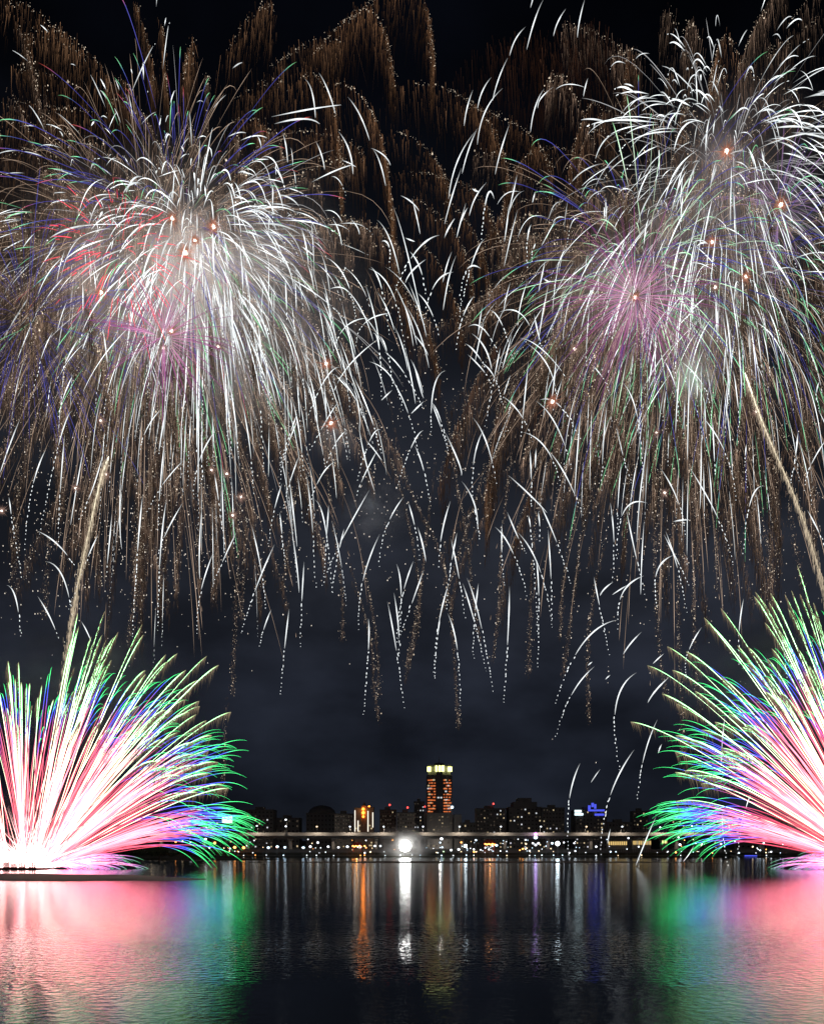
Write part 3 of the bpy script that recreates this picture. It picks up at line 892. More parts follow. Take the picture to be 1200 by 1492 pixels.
def brocade_star(path, D, lean=0.0, dens=1.0, hang=70, bright=1.0, dots=1.0, tone=None, start=.0):
    """a charcoal-gold star: sparks shed along the path hang below it as a comb of falling lines; glitter dots sit on the outline"""
    u = D / F
    path = np.asarray(path, float)
    seg = np.linalg.norm(np.diff(path[:, :2], axis=0), axis=1); L = np.concatenate([[0], np.cumsum(seg)]); tot = L[-1]
    lean = lean + rng.normal(0, .04)
    n = max(12, int(tot * 2.0 * dens))
    l = start * tot + (1 - start) * tot * np.sqrt(rng.random(n))
    q = l / tot
    p0 = np.stack([np.interp(l, L, path[:, k]) for k in range(3)], -1)
    p0 += rng.normal(size=(n, 3)) * np.array([1.2, 1.2, 6])
    drop = rng.random(n) ** 2.0 * hang * .85
    ln = rng.gamma(2.0, .17, n) * hang * (1.05 - .55 * q)
    tone = np.array(tone if tone is not None else [.36, .235, .165])
    s = np.array([0, 1.0])
    X = p0[:, None, 0] + lean * (drop[:, None] + ln[:, None] * s) + rng.normal(0, .5, (n, 1)) + rng.normal(0, .07, (n, 1)) * ln[:, None] * s
    Y = p0[:, None, 1] + drop[:, None] + ln[:, None] * s
    Z = np.broadcast_to(p0[:, None, 2], X.shape)
    ph = rng.uniform(0, 6.28, 4)
    patch = .62 + .38 * np.sin(q * 9 + ph[0]) * np.sin(q * 23 + ph[1]) + .25 * np.sin(q * 57 + ph[2])
    fade = (1 - drop / (hang * .95)) ** 1.3 * rng.gamma(2.2, .36, n) * bright * np.clip(patch, .25, 1.4)
    C = tone * np.clip(fade, .05, 2)[:, None, None] * np.array([1.0, .45])[None, :, None]
    R = rng.uniform(.11, .34, n)[:, None] * np.array([1, .1]) * u
    ch = [tube(pxa(np.stack([X, Y, Z], -1), D), R, C)]
    # glitter on the outline, gathering towards the end of the path
    k = int(tot * .36 * dots)
    if k > 1:
        l = tot * (1 - (1 - .25) * rng.random(k) ** 1.1)
        c0 = np.stack([np.interp(l, L, path[:, j]) for j in range(3)], -1)
        sp = np.interp(l / tot, [0, .6, 1], [.7, 1.1, 2.6])[:, None]
        c0 += rng.normal(size=(k, 3)) * sp * np.array([1, 1, 2])
        sz = .28 + rng.gamma(1.6, .18, k)
        off = np.array([[0, -1, 0], [0, 0, 0], [0, 1, 0]]) * 1.0
        P = c0[:, None, :] + off[None] * sz[:, None, None]
        ch.append(tube(pxa(P, D), (sz * .8 * u)[:, None] * np.array([.05, 1, .05]), np.array([1.0, .82, .62]) * rng.uniform(.15, 1.25, (k, 1, 1)) * min(1.2, bright + .2)))
    return ch

def brocade(center, R0, Rs, n, t0, t1, vt, D, hang, bright=1.0, dens=1.0, dirf=None, hemi=None, squash=.8, tone=None, lean=.0, dots=1.0, tj=.15):
    d = sphere(n, squash, hemi)
    if dirf is not None: d = dirf(d)
    R = np.abs(rng.normal(R0, Rs, n))
    a = t0 * np.exp(rng.normal(0, tj, n)); b = a + (t1 - t0) * np.exp(rng.normal(0, tj, n))
    s = np.linspace(0, 1, 30)
    P = fly((*center, 0), d, R, vt, a[:, None] + (b - a)[:, None] * s)
    return [brocade_star(P[i], D, lean, dens, hang * rnd.uniform(.7, 1.25), bright * rnd.uniform(.5, 1.2), dots, tone) for i in range(n)]

def glitter(center, sx, sy, n, D, size=(.5, 1.2), col=(1.0, .88, .75), depth=40):
    u = D / F
    c0 = np.stack([rng.normal(center[0], sx, n), rng.normal(center[1], sy, n), rng.normal(0, depth, n)], -1)
    sz = rng.uniform(*size, n)
    off = np.array([[0, -1, 0], [0, 0, 0], [0, 1, 0]])
    P = c0[:, None, :] + off[None] * sz[:, None, None]
    return tube(pxa(P, D), (sz * .85 * u)[:, None] * np.array([.05, 1, .05]), np.array(col) * rng.uniform(.3, 1.4, (n, 1, 1)))

RED = [(0, (1.5, .10, .16)), (.6, (1.1, .10, .16)), (1, (.7, .06, .1))]
MAG = [(0, (.85, .42, .66)), (.35, (.42, .10, .30)), (1, (.20, .055, .22))]
BLUGRN = [(0, (.05, .05, .22)), (.5, (.09, .09, .50)), (.68, (.12, .2, .5)), (.76, (.35, 1.2, .6)), (1, (.35, .95, .4))]
BLU = [(0, (.04, .04, .16)), (.5, (.10, .10, .48)), (1, (.06, .06, .3))]
GRN = [(0, (.1, .3, .18)), (.5, (.4, 1.1, .55)), (1, (.3, .9, .4))]
GRN2 = [(0, (.3, .3, .25)), (.4, (.9, 1.2, .9)), (1, (.3, .8, .35))]
REDTIP = [(0, (.06, .06, .3)), (.7, (.1, .1, .5)), (.78, (.9, .15, .12)), (1, (.6, .1, .08))]

# ---- left cluster
burst('willow_burst', 'big white willow burst, brightest at the left, its streaks arching over and raining down', (285, 345), 242,
      willow((285, 345), 195, 45, 230, .42, 2.5, 62, 242, 3.2, (.75, 1), hemi=.35, squash=.6)
      + willow((300, 400), 150, 50, 110, .5, 3.2, 85, 242, 3.0, (.7, 1), squash=.6))
burst('willow_burst', 'wide outer white burst at the left with short streaks far from its centre', (215, 330), 285,
      willow((215, 330), 300, 55, 120, .95, 1.75, 60, 285, 2.9, (.8, 1), hemi=.5)
      + willow((120, 330), 230, 60, 70, .6, 1.6, 60, 285, 2.6, (.8, 1)))
burst('red_burst', 'small burst of short red strokes inside the left-hand cluster', (175, 368), 222,
      lines_burst((175, 368), 108, 20, 230, .95, 1.36, 18, RED, 1.45, 222, .2))
burst('magenta_burst', 'small magenta burst with thin rays low in the left-hand cluster', (238, 492), 222,
      lines_burst((238, 492), 120, 25, 120, .12, 1.4, 24, MAG, 1.2, 222))
burst('blue_green_burst', 'left-hand burst of thin blue lines tipped with green', (255, 335), 270,
      lines_burst((255, 335), 255, 45, 130, .6, 2.0, 45, BLUGRN, 1.2, 270) + lines_burst((270, 330), 270, 40, 60, .5, 1.9, 45, REDTIP, 1.1, 270)
      + lines_burst((240, 420), 230, 60, 70, 1.0, 1.9, 60, GRN, 1.2, 270, hemi=0) )
burst('blue_burst', 'deep blue burst of thin lines at the left edge', (40, 470), 275,
      lines_burst((40, 470), 190, 45, 170, .25, 1.7, 40, BLU, 1.1, 275))
TAN = [(0, (.06, .045, .035)), (.35, (.30, .21, .15)), (.8, (.64, .46, .34)), (1, (.24, .17, .13))]
PALE = [(0, (.08, .08, .08)), (.4, (.60, .60, .61)), (1, (.36, .36, .36))]
burst('pale_gold_burst', 'wide burst of hair-thin pale gold lines spanning the whole left-hand cluster', (215, 390), 290,
      lines_burst((215, 390), 340, 85, 520, .45, 1.6, 75, TAN, .95, 290, .35, .35) + lines_burst((270, 360), 245, 75, 260, .45, 1.6, 70, PALE, 1.0, 290, .4, .35)
      + lines_burst((215, 470), 300, 90, 420, 1.6, 2.15, 95, TAN, 1.0, 290, .35, .35, hemi=0))
burst('pale_gold_burst', 'wide burst of hair-thin pale gold lines spanning the whole right-hand cluster', (1000, 390), 290,
      lines_burst((980, 400), 300, 85, 420, .45, 1.7, 75, TAN, .95, 290, .35, .35) + lines_burst((1060, 270), 260, 75, 260, .45, 1.6, 65, PALE, 1.0, 290, .4, .35)
      + lines_burst((970, 470), 280, 90, 340, 1.6, 2.15, 95, TAN, 1.0, 290, .35, .35, hemi=0))
# ---- left brocades
GB = 'golden brown brocade bursts'
burst('brocade_burst', 'dense golden-brown brocade burst filling the left edge', (110, 430), 300,
      brocade((110, 430), 330, 70, 120, .25, 1.9, 70, 300, 46, 1.05, 1.0, lean=-.02), M_BROC, 'brocade_trail', GB)
burst('brocade_burst', 'golden-brown brocade burst behind the bright left-hand willow', (300, 420), 310,
      brocade((300, 420), 330, 60, 115, .3, 2.3, 75, 310, 55, 1.0, 1.0), M_BROC, 'brocade_trail', GB)
burst('brocade_burst', 'golden-brown brocade with tall upright plumes along the top left', (250, 190), 330,
      brocade((250, 230), 300, 50, 30, .5, 1.9, 70, 330, 80, .8, 1.2, hemi=.95, tone=[.36, .19, .10]), M_BROC, 'brocade_trail', GB)
burst('brocade_burst', 'low golden-brown brocade raining below the left-hand cluster', (220, 560), 290,
      brocade((215, 540), 270, 80, 85, .5, 2.0, 80, 290, 42, .6, .7, hemi=0, dots=.4, tj=.3), M_BROC, 'brocade_trail', GB)
# ---- right cluster
burst('willow_burst', 'big white willow burst at the top right with wide arching streaks', (1065, 205), 242,
      willow((1065, 205), 215, 50, 170, .5, 2.3, 58, 242, 3.3, (.75, 1), hemi=.5, squash=.6)
      + willow((1020, 260), 260, 50, 110, .75, 2.2, 60, 242, 3.0, (.8, 1), squash=.6))
burst('willow_burst', 'white burst of long falling streaks right of the magenta burst', (1080, 430), 268,
      willow((1080, 430), 150, 50, 80, .4, 2.6, 80, 268, 2.4, (.7, 1)) + willow((960, 330), 170, 50, 50, .5, 2.0, 60, 268, 2.4, (.8, 1)))
burst('magenta_burst', 'larger magenta burst with thin rays around a white flash in the right-hand cluster', (925, 432), 222,
      lines_burst((925, 432), 165, 34, 210, .1, 1.4, 20, MAG, 1.05, 222, squash=.5))
burst('purple_burst', 'faint purple burst at the right edge beside the orange flash', (1135, 300), 275,
      lines_burst((1135, 300), 120, 30, 90, .15, 1.4, 24, [(0, (.4, .25, .45)), (1, (.2, .1, .3))], 1.0, 275))
burst('blue_green_burst', 'right-hand burst of thin blue lines tipped with green around the magenta rays', (930, 385), 270,
      lines_burst((930, 385), 250, 50, 150, .65, 1.9, 50, BLUGRN, 1.2, 270) + lines_burst((940, 400), 190, 50, 90, .5, 1.6, 40, GRN2, 1.5, 270))
burst('blue_green_burst', 'second blue and green burst lower down at the far right', (1090, 420), 280,
      lines_burst((1090, 420), 230, 50, 110, .5, 2.3, 60, BLUGRN, 1.2, 280) + lines_burst((1060, 430), 200, 60, 80, 1.2, 2.1, 70, GRN, 1.4, 280, hemi=0))
burst('brocade_burst', 'dense golden-brown brocade burst behind the magenta rays', (940, 430), 300,
      brocade((940, 430), 270, 60, 105, .25, 2.2, 70, 300, 55, 1.05, 1.0), M_BROC, 'brocade_trail', GB)
burst('brocade_burst', 'golden-brown brocade burst at the far right edge', (1120, 400), 315,
      brocade((1120, 400), 300, 60, 90, .35, 2.2, 70, 315, 55, .95, 1.0), M_BROC, 'brocade_trail', GB)
burst('brocade_burst', 'golden-brown brocade with tall plumes along the top right', (1050, 130), 335,
      brocade((1050, 190), 260, 60, 34, .5, 1.9, 65, 335, 90, .7, 1.1, hemi=.95), M_BROC, 'brocade_trail', GB)
burst('brocade_burst', 'low golden-brown brocade raining below the right-hand cluster', (960, 560), 292,
      brocade((960, 530), 260, 80, 70, .5, 2.2, 85, 292, 48, .5, .8, hemi=0, dots=.35, tj=.3), M_BROC, 'brocade_trail', GB)

# ---- big brown arcs spread like a curtain between the clusters (outlines read off the photograph)
ARCS_L = [([(405, 135), (460, 75), (500, 30), (530, 14), (558, 40), (572, 100), (576, 118)], 95, 1.0),
          ([(440, 90), (520, 20), (580, -22), (616, -2), (630, 60), (631, 100)], 100, .9),
          ([(395, 170), (430, 118), (458, 110), (482, 140), (492, 190), (497, 250), (498, 300)], 90, 1.0),
          ([(440, 190), (480, 126), (512, 128), (540, 160), (558, 210), (569, 290), (573, 340)], 120, 1.1),
          ([(540, 150), (580, 128), (620, 122), (665, 136), (705, 168), (730, 215), (741, 262)], 85, .75),
          ([(620, 150), (680, 155), (740, 175), (780, 205), (802, 240), (803, 255)], 80, .75),
          ([(530, 195), (570, 190), (605, 203), (632, 228), (650, 262), (655, 300)], 70, .8),
          ([(540, 252), (590, 250), (650, 258), (695, 282), (722, 330), (726, 350)], 65, .7),
          ([(545, 300), (585, 285), (625, 300), (662, 340), (685, 390), (690, 430)], 70, .75),
          ([(500, 300), (540, 320), (565, 360), (585, 410), (600, 470)], 80, .8),
          ([(530, 400), (580, 410), (620, 470), (640, 540)], 80, .7), ([(560, 340), (620, 360), (660, 430), (676, 500)], 70, .6),
          ([(600, 280), (660, 300), (700, 360), (715, 430)], 60, .55)]
burst('brocade_burst', 'brown brocade arcs curling right from the left-hand cluster into the dark middle', (420, 260), 305,
      [brocade_star(spline(p, 40), 305, .0, 1.1, h * .85, .82 * b, 1.4, [.34, .17, .085]) for p, h, b in ARCS_L], M_BROC, 'brocade_trail', GB)
ARCS_R = [([(870, 250), (835, 222), (805, 214), (770, 225), (748, 250), (735, 290), (731, 320)], 75, .9),
          ([(900, 200), (880, 165), (862, 150), (845, 185), (832, 230), (829, 265)], 80, .9),
          ([(905, 240), (885, 195), (866, 188), (850, 206), (843, 240), (840, 270)], 70, .9),
          ([(860, 330), (800, 290), (745, 300), (718, 330), (700, 365), (698, 385)], 65, .8),
          ([(880, 400), (820, 335), (770, 355), (735, 400), (708, 450), (700, 480)], 75, .8),
          ([(880, 480), (800, 450), (740, 480), (700, 540), (665, 620), (640, 700)], 90, .7),
          ([(870, 560), (790, 520), (735, 570), (715, 650), (705, 730)], 90, .65),
          ([(1100, 130), (1065, 60), (1052, 55), (1040, 90), (1034, 150)], 70, .9), ([(1070, 160), (1050, 100), (1038, 98), (1030, 150)], 60, .9),
          ([(935, 130), (920, 82), (912, 92), (910, 150)], 60, .9), ([(1010, 250), (995, 165), (992, 160), (986, 220)], 60, .8),
          ([(820, 500), (770, 610), (745, 590), (720, 680), (708, 760)], 90, .6), ([(850, 620), (800, 640), (770, 720), (745, 800)], 70, .5)]
burst('brocade_burst', 'brown brocade arcs curling left from the right-hand cluster into the dark middle', (850, 330), 308,
      [brocade_star(spline(p, 40), 308, .0, 1.1, h * .85, .82 * b, 1.4, [.34, .18, .10]) for p, h, b in ARCS_R], M_BROC, 'brocade_trail', GB)
# dim curtain high in the middle
d0 = [[(640 + 40 * k, 150 - 14 * k), (690 + 40 * k, 70 - 9 * k + 8 * (k % 2)), (760 + 30 * k, 60 - 5 * k), (800 + 30 * k, 110 - 4 * k)] for k in range(5)]
burst('brocade_burst', 'faintest brown brocade curtain high in the dark gap between the clusters', (760, 120), 320,
      [brocade_star(spline(p, 30), 320, .0, .55, 140, .16, .0, [.34, .15, .085]) for p in d0], M_BROC, 'brocade_trail', GB)
# long brown streams falling straight down out of both clusters
STREAMS = [[(352, 560), (352, 700), (345, 850), (338, 1010)], [(362, 600), (358, 760), (350, 900)], [(300, 580), (296, 720), (288, 800)], [(205, 640), (200, 760), (192, 920)],
           [(214, 640), (205, 800), (186, 940)], [(560, 540), (580, 650), (600, 720), (640, 800), (655, 880), (662, 960), (668, 1060)], [(500, 760), (515, 840), (540, 930), (545, 1000), (553, 1050)],
           [(520, 760), (535, 850), (548, 930), (552, 1010)], [(620, 480), (650, 600), (665, 700), (682, 800), (690, 880), (700, 930)], [(540, 560), (565, 650), (590, 740), (608, 830), (610, 900), (590, 990)],
           [(640, 640), (625, 740), (612, 860), (592, 970)], [(720, 600), (700, 700), (670, 800), (640, 900)], [(760, 560), (740, 700), (730, 800), (727, 880), (718, 960)],
           [(795, 640), (780, 760), (773, 870), (770, 980)], [(865, 640), (836, 760), (820, 850), (816, 930)], [(960, 530), (955, 680), (953, 800), (957, 880), (962, 960), (970, 1010)],
           [(975, 560), (962, 700), (960, 800)], [(990, 700), (988, 830), (988, 930), (992, 1010), (996, 1130)], [(1011, 700), (1010, 850), (1012, 960), (1020, 1040)], [(905, 700), (880, 790), (862, 880), (856, 960), (858, 1050)],
           [(1045, 700), (1043, 780), (1046, 860)], [(1100, 700), (1115, 780), (1125, 850)], [(1140, 680), (1155, 770), (1170, 860)], [(890, 640), (850, 760), (838, 850), (820, 980)],
           [(330, 1000), (328, 1060), (325, 1160)], [(80, 700), (70, 800), (64, 900)], [(30, 640), (24, 760), (20, 860)], [(440, 640), (425, 760), (410, 860)], [(470, 600), (480, 720), (498, 860), (498, 930)], [(930, 480), (925, 640), (915, 760)]]
burst('brocade_burst', 'long thin brown streams falling straight down beneath both clusters', (620, 700), 282,
      [brocade_star(spline(p, 30), 282, .0, 1.0, 11, .7, 1.0, [.38, .26, .19]) for p in STREAMS], M_BROC, 'spark_stream', GB)

# ---- traced white strobing stars
def wstars(items, grp, label, zs=30):
    for num, it in enumerate(items):
        a, m, b = it[0], it[1], it[2]; dash = it[3]; wpx = it[4] if len(it) > 4 else 3.0
        D = rnd.uniform(228, 262)
        path = bez(a, m, b, 24, rnd.uniform(-zs, zs), rnd.uniform(-zs, zs))
        loc = px(b[0], b[1], D)
        ch = white_star(path, D, dash, wpx)
        o = link('falling_star', glow_mesh('falling_star', ch, M_GLOW, loc), None, loc)
        tag(o, label[num] if isinstance(label, list) else label, 'falling star', grp)

MID_UP = [((778,-6),(775,5),(772,14),1),((768,19),(753,39),(744,66),1),((788,19),(777,39),(767,72),1),((824,12),(813,28),(807,46),1),((852,-4),(845,24),(842,48),1),
 ((739,87),(727,107),(719,130),1),((689,126),(681,146),(677,167),1),((714,126),(701,148),(694,175),1),((731,138),(706,167),(695,211),1),((795,114),(781,146),(773,189),1),((809,109),(789,137),(782,164),1),
 ((860,96),(856,110),(853,125),1),((692,198),(666,232),(654,277),1),((694,200),(682,223),(673,251),1),((740,194),(729,219),(723,238),1),((671,257),(659,283),(648,315),1),((710,254),(693,283),(683,318),1),
 ((682,292),(676,310),(672,330),1),((751,268),(745,295),(739,320),1),((782,264),(778,283),(774,302),1),((678,300),(669,336),(664,360),1),((741,300),(739,320),(736,342),1),((658,366),(651,384),(645,408),1),
 ((664,376),(654,400),(646,440),1),((686,288),(690,288.5),(697,290),1,4),((648,332),(653,332.5),(661,333),1,4)]
MID_A = [((442,99),(452,116),(457,153),1),((465,112),(477,130),(488,160),1),((507,146),(524,167),(538,200),1),((539,195),(559,221),(569,251),1),((544,228),(554,247),(562,279),1),((583,268),(599,296),(610,328),1),
 ((409,178),(415,204),(419,237),1),((458,192),(466,210),(471,232),1),((400,194),(454,172),(497,155),1,3.2),((400,182),(440,163),(463,159),1,4),((450,243),(486,240),(514,245),1),((492,182),(507,206),(513,240),1,4),
 ((538,402),(572,430),(590,510),.45),((556,365),(567,375),(568,414),.35,4),((639,364),(605,376),(573,426),.5,4.2),((620,379),(600,386),(590,394),1,4),((597,387),(612,398),(621,428),.55,3.8),((541,398),(556,416),(566,472),.35,3.6),
 ((570,450),(532,474),(520,520),.55),((538,465),(504,486),(486,536),.6),((553,501),(500,550),(485,600),.7),((544,502),(553,520),(556,590),.3,3.6),((553,487),(564,510),(572,560),.3,3.4),((608,437),(626,450),(640,480),.6),
 ((660,401),(632,412),(618,462),.45,3.6),((509,300),(520,330),(525,360),1),((548,300),(567,338),(582,400),1),((573,322),(590,355),(616,450),1),((590,330),(598,350),(604,369),1),((600,300),(607,315),(612,328),1),
 ((585,418),(595,450),(602,490),1,2.4),((595,415),(612,455),(621,486),1,2.6),((575,428),(596,470),(607,505),1,2.6),((600,465),(615,498),(623,528),1,2.6),((574,474),(586,504),(594,540),1,2.6),((598,510),(608,540),(616,575),1),
 ((484,322),(494,346),(500,376),1),((533,424),(546,460),(551,488),1),((477,411),(508,430),(520,492),.4),((496,425),(508,480),(518,530),1),((500,378),(502,388),(498,416),.5,3.6),
 ((486,535),(498,547),(508,558),1),((498,550),(476,564),(447,622),.5),((496,558),(520,594),(538,638),.5),((538,529),(570,558),(587,612),.55),((561,527),(590,556),(618,608),.4),((617,593),(608,604),(599,616),1,3.6),
 ((571,568),(563,580),(556,592),1,3.2),((617,614),(600,648),(577,724),.4),((496,600),(478,620),(450,666),.55),((504,627),(486,648),(469,690),.3),((555,634),(540,648),(520,710),.3),((533,639),(545,654),(556,670),1),
 ((550,653),(528,692),(518,718),.7),((488,666),(466,696),(448,756),.5),((432,602),(418,644),(406,686),.3),((432,654),(420,700),(413,742),.5),((604,660),(616,690),(626,738),.45),((629,574),(640,596),(652,640),.5),
 ((589,520),(600,560),(605,580),1),((602,520),(612,560),(617,577),1),((440,540),(455,580),(463,630),1),((450,545),(460,590),(463,628),1),((520,600),(530,660),(546,720),1,2.6),((515,570),(523,600),(524,624),1,2.4)]
MID_B = [((717,312),(707,306),(698,375),.4,4),((708,328),(690,366),(671,445),.45,3.4),((702,378),(678,392),(669,465),.25,3.8),((689,443),(674,460),(665,495),.4,3.6),((683,459),(706,476),(730,538),.5),((714,449),(732,468),(750,522),.35),
 ((728,438),(756,452),(774,500),.8),((756,492),(790,500),(828,534),.9),((685,503),(704,518),(715,545),1,3.6),((676,515),(690,524),(706,546),.7,3.6),((764,516),(795,540),(810,578),.85),((814,300),(804,322),(790,351),1,2.6),
 ((751,322),(744,344),(736,376),1,2.6),((746,395),(738,428),(732,462),1,2.6),((704,434),(700,458),(697,482),1,2.6),((706,460),(698,496),(691,534),1),((748,472),(740,504),(732,534),1),((791,392),(785,420),(780,444),1),
 ((800,410),(794,440),(788,480),1),((782,440),(786,490),(792,532),.6,3.6),((772,336),(766,360),(765,406),.4,3.4),((784,333),(779,350),(777,368),.3,3.4),((793,396),(798,415),(798,428),.8,3.6),
 ((681,520),(706,548),(714,570),.6),((702,520),(720,552),(730,602),.45),((736,563),(762,590),(780,630),.55),((788,575),(815,592),(842,650),.4,3.6),((780,585),(812,612),(838,670),.7),((762,628),(794,660),(812,722),.6),
 ((688,614),(710,642),(726,694),.7),((648,642),(668,675),(673,685),1,3.8),((673,695),(692,724),(698,760),1),((742,684),(768,720),(792,758),1,3.6),((800,653),(828,690),(856,752),.65),((629,574),(640,600),(655,644),.5),
 ((702,640),(690,672),(689,724),.5),((771,520),(766,570),(760,632),.75),((809,520),(806,560),(802,590),1),((726,522),(718,560),(708,615),.35),((650,528),(632,560),(628,636),.7,3.2),((782,648),(781,664),(780,680),1),
 ((772,655),(774,700),(774,740),.5,3.2),((847,590),(843,640),(838,720),1,2.8),((740,741),(757,790),(764,812),.6),((780,755),(784,770),(786,790),.5)]
LOW_MID = [((538,710),(490,795),(466,852),.55),((588,720),(562,765),(551,822),.35),((445,824),(439,877),(434,939),.45),((421,887),(413,933),(403,1009),.45),((554,789),(529,851),(522,916),.5),((536,899),(537,950),(531,1047),.35,3.4),
 ((565,884),(578,954),(589,1034),.45),((577,815),(584,860),(581,933),.45),((602,818),(584,877),(578,937),.35),((617,826),(599,877),(582,924),.5),((574,869),(580,912),(581,954),.7),((608,770),(615,795),(620,822),1,3.8),
 ((595,740),(606,783),(611,821),.4),((640,905),(635,950),(633,990),.3),((462,740),(475,772),(484,864),.45),((481,746),(478,800),(475,852),.4),((502,775),(490,830),(485,870),.3),((655,740),(643,783),(638,832),.6,3.4),
 ((664,787),(654,843),(651,886),.35),((652,860),(637,922),(632,990),.4),((653,888),(667,946),(670,1032),.4),((656,791),(669,851),(677,903),.5),((675,843),(691,894),(710,972),.45),((680,841),(699,899),(720,1006),.45),
 ((697,849),(689,924),(689,965),.35),((740,860),(737,933),(730,1032),.5,3.4),((734,753),(734,804),(738,847),.45),((721,766),(744,806),(764,877),.45),((755,771),(783,826),(800,912),.5),((779,815),(782,873),(779,984),.35),
 ((798,772),(802,847),(803,918),.5),((781,740),(809,787),(835,845),.5),((773,740),(780,794),(788,920),.1),((691,740),(697,760),(701,780),.2)]
LOW_R = [((894,909),(843,945),(804,1034),.5,3.6),((866,971),(835,1010),(814,1070),.45),((932,976),(896,1029),(895,1125),.5,3.6),((979,811),(951,841),(949,897),.5,3.8),((946,829),(910,861),(902,918),.55,3.8),((898,841),(884,853),(876,865),1,3.6),
 ((910,857),(901,861),(893,865),1,3),((868,836),(879,892),(892,955),.35),((934,921),(919,937),(908,953),1,3.6),((1027,910),(999,957),(993,996),.45),((978,984),(955,1006),(940,1026),1,4.2),((968,776),(990,824),(1009,887),.45),
 ((915,740),(927,812),(939,875),.55),((884,740),(895,788),(898,839),.5),((961,957),(957,961),(955,964),1,3),((894,979),(888,984),(883,989),1,2.6),((865,962),(861,965),(858,968),1,2.8),
 ((994,519),(1032,560),(1041,611),.45),((954,533),(984,569),(992,608),.5),((904,564),(924,620),(929,725),.35),((870,515),(885,545),(892,575),.4),((1026,599),(1062,656),(1077,725),.45),((898,617),(912,665),(926,698),.5),
 ((969,671),(996,719),(1008,773),.55),((999,686),(1044,764),(1064,827),.55),((969,776),(987,818),(1002,857),.6),((1108,715),(1089,735),(1080,815),.35,3.4),((1087,647),(1080,680),(1077,722),.3),((946,728),(912,740),(902,815),.4,3.6),
 ((1200,548),(1188,578),(1185,611),.4),((1202,641),(1182,680),(1180,710),.5),((1180,740),(1191,779),(1197,818),.5,3.4),((1149,644),(1155,675),(1157,707),.4,3.6),((988,750),(996,750.5),(1007,752.5),1,4.2),((1017,635),(1018,690),(1018,743),1,2.6),
 ((1035,665),(1040,700),(1042,740),1,2.6),((1086,870),(1080,920),(1081,967),.5),((1147,920),(1148,960),(1149,1000),.3),((1061,1041),(1053,1088),(1047,1142),.5),((966,1044),(946,1100),(936,1165),.55),((962,1085),(958,1092),(955,1099),1,3)]
SHORE = [((849,1110),(828,1172),(825,1249),.4,3.4),((916,1096),(880,1168),(869,1249),.45,3.4),((954,1190),(944,1215),(926,1262),1,3.2),((1058,1183),(1051,1215),(1050,1266),.45,3.6),((1095,1158),(1086,1205),(1085,1256),.2),
 ((1005,1232),(1004,1245),(1001,1256),1,2.6),((895,1207),(888,1218),(882,1230),1,2.6),((874,1121),(868,1130),(862,1140),1,1.8)]
LOW_L = [((64,782),(87,796),(107,823),.75,3.6),((60,813),(84,835),(98,900),.65,3.6),((9,852),(23,873),(31,930),.55,3.4),((52,867),(66,896),(74,924),.8,3.6),((115,903),(128,920),(141,940),1),((107,600),(91,652),(66,791),.3),((61,648),(41,710),(32,800),.35,3.4),
 ((237,600),(212,627),(200,660),.6),((206,720),(201,794),(195,930),.4,4),((164,750),(160,790),(155,840),.8),((321,638),(296,684),(288,737),.5),((264,666),(236,705),(216,750),.5),((271,740),(246,789),(236,828),.6),((341,770),(324,819),(314,860),.55),
 ((314,811),(296,873),(292,933),.45),((397,787),(375,855),(357,930),.55,3.4),((406,691),(394,737),(387,789),.4),((364,760),(380,835),(386,889),.6),((390,880),(386,910),(382,950),.6),((234,714),(233,805),(238,930),.55,3.6),((382,605),(383,650),(382,690),.05),
 ((431,600),(412,664),(408,720),.3),((120,640),(108,700),(98,760),1),((150,650),(138,720),(124,770),.7),((134,770),(120,830),(108,900),.3),((180,700),(172,760),(168,790),1),((358,600),(366,660),(368,720),.6),((296,745),(290,800),(288,840),1),
 ((318,700),(322,760),(322,810),.3),((426,780),(432,830),(434,860),1),((423,700),(430,760),(434,800),1),((405,740),(412,790),(418,830),.4),((100,640),(90,720),(84,800),.5),((20,600),(10,660),(4,720),.8),((8,720),(14,780),(22,840),.2)]

wstars(MID_UP, 'white stars in the upper dark gap', 'short plain white streak leaning left in the dark gap between the clusters near the top', 20)
wstars(MID_A, 'white stars falling on the left side of the gap', 'white star trail falling out of the left-hand cluster beside the dark middle')
wstars(MID_B, 'white stars falling on the right side of the gap', 'white star trail falling out of the right-hand cluster beside the dark middle')
wstars(LOW_MID, 'lowest dashed stars in the middle', 'dashed white star trail hanging lowest in the dark middle above the skyline')
wstars(LOW_R, 'white stars above the right-hand fan', 'white star trail falling below the right-hand cluster above the right-hand fan')
wstars(SHORE, 'white stars falling to the river at the right', [
    'dashed white star falling in front of the dark blocks left of the blue-crowned building', 'dashed white star crossing in front of the blue neon strips',
    'thick plain white streak slanting to the waterline right of the yellow-lit arcades', 'thick white streak dropping upright to the water below the right-hand fan tips',
    'thin dashed star falling beside the blue-lit landing stage', 'short faint streak over the far bank between two thick falling streaks',
    'short slanting streak crossing the viaduct just left of the yellow-lit arcades', 'short faint streak alone in the sky above the blue-crowned building'])
wstars(LOW_L, 'white stars below the left-hand cluster', 'white star trail falling below the left-hand cluster above the left-hand fan')
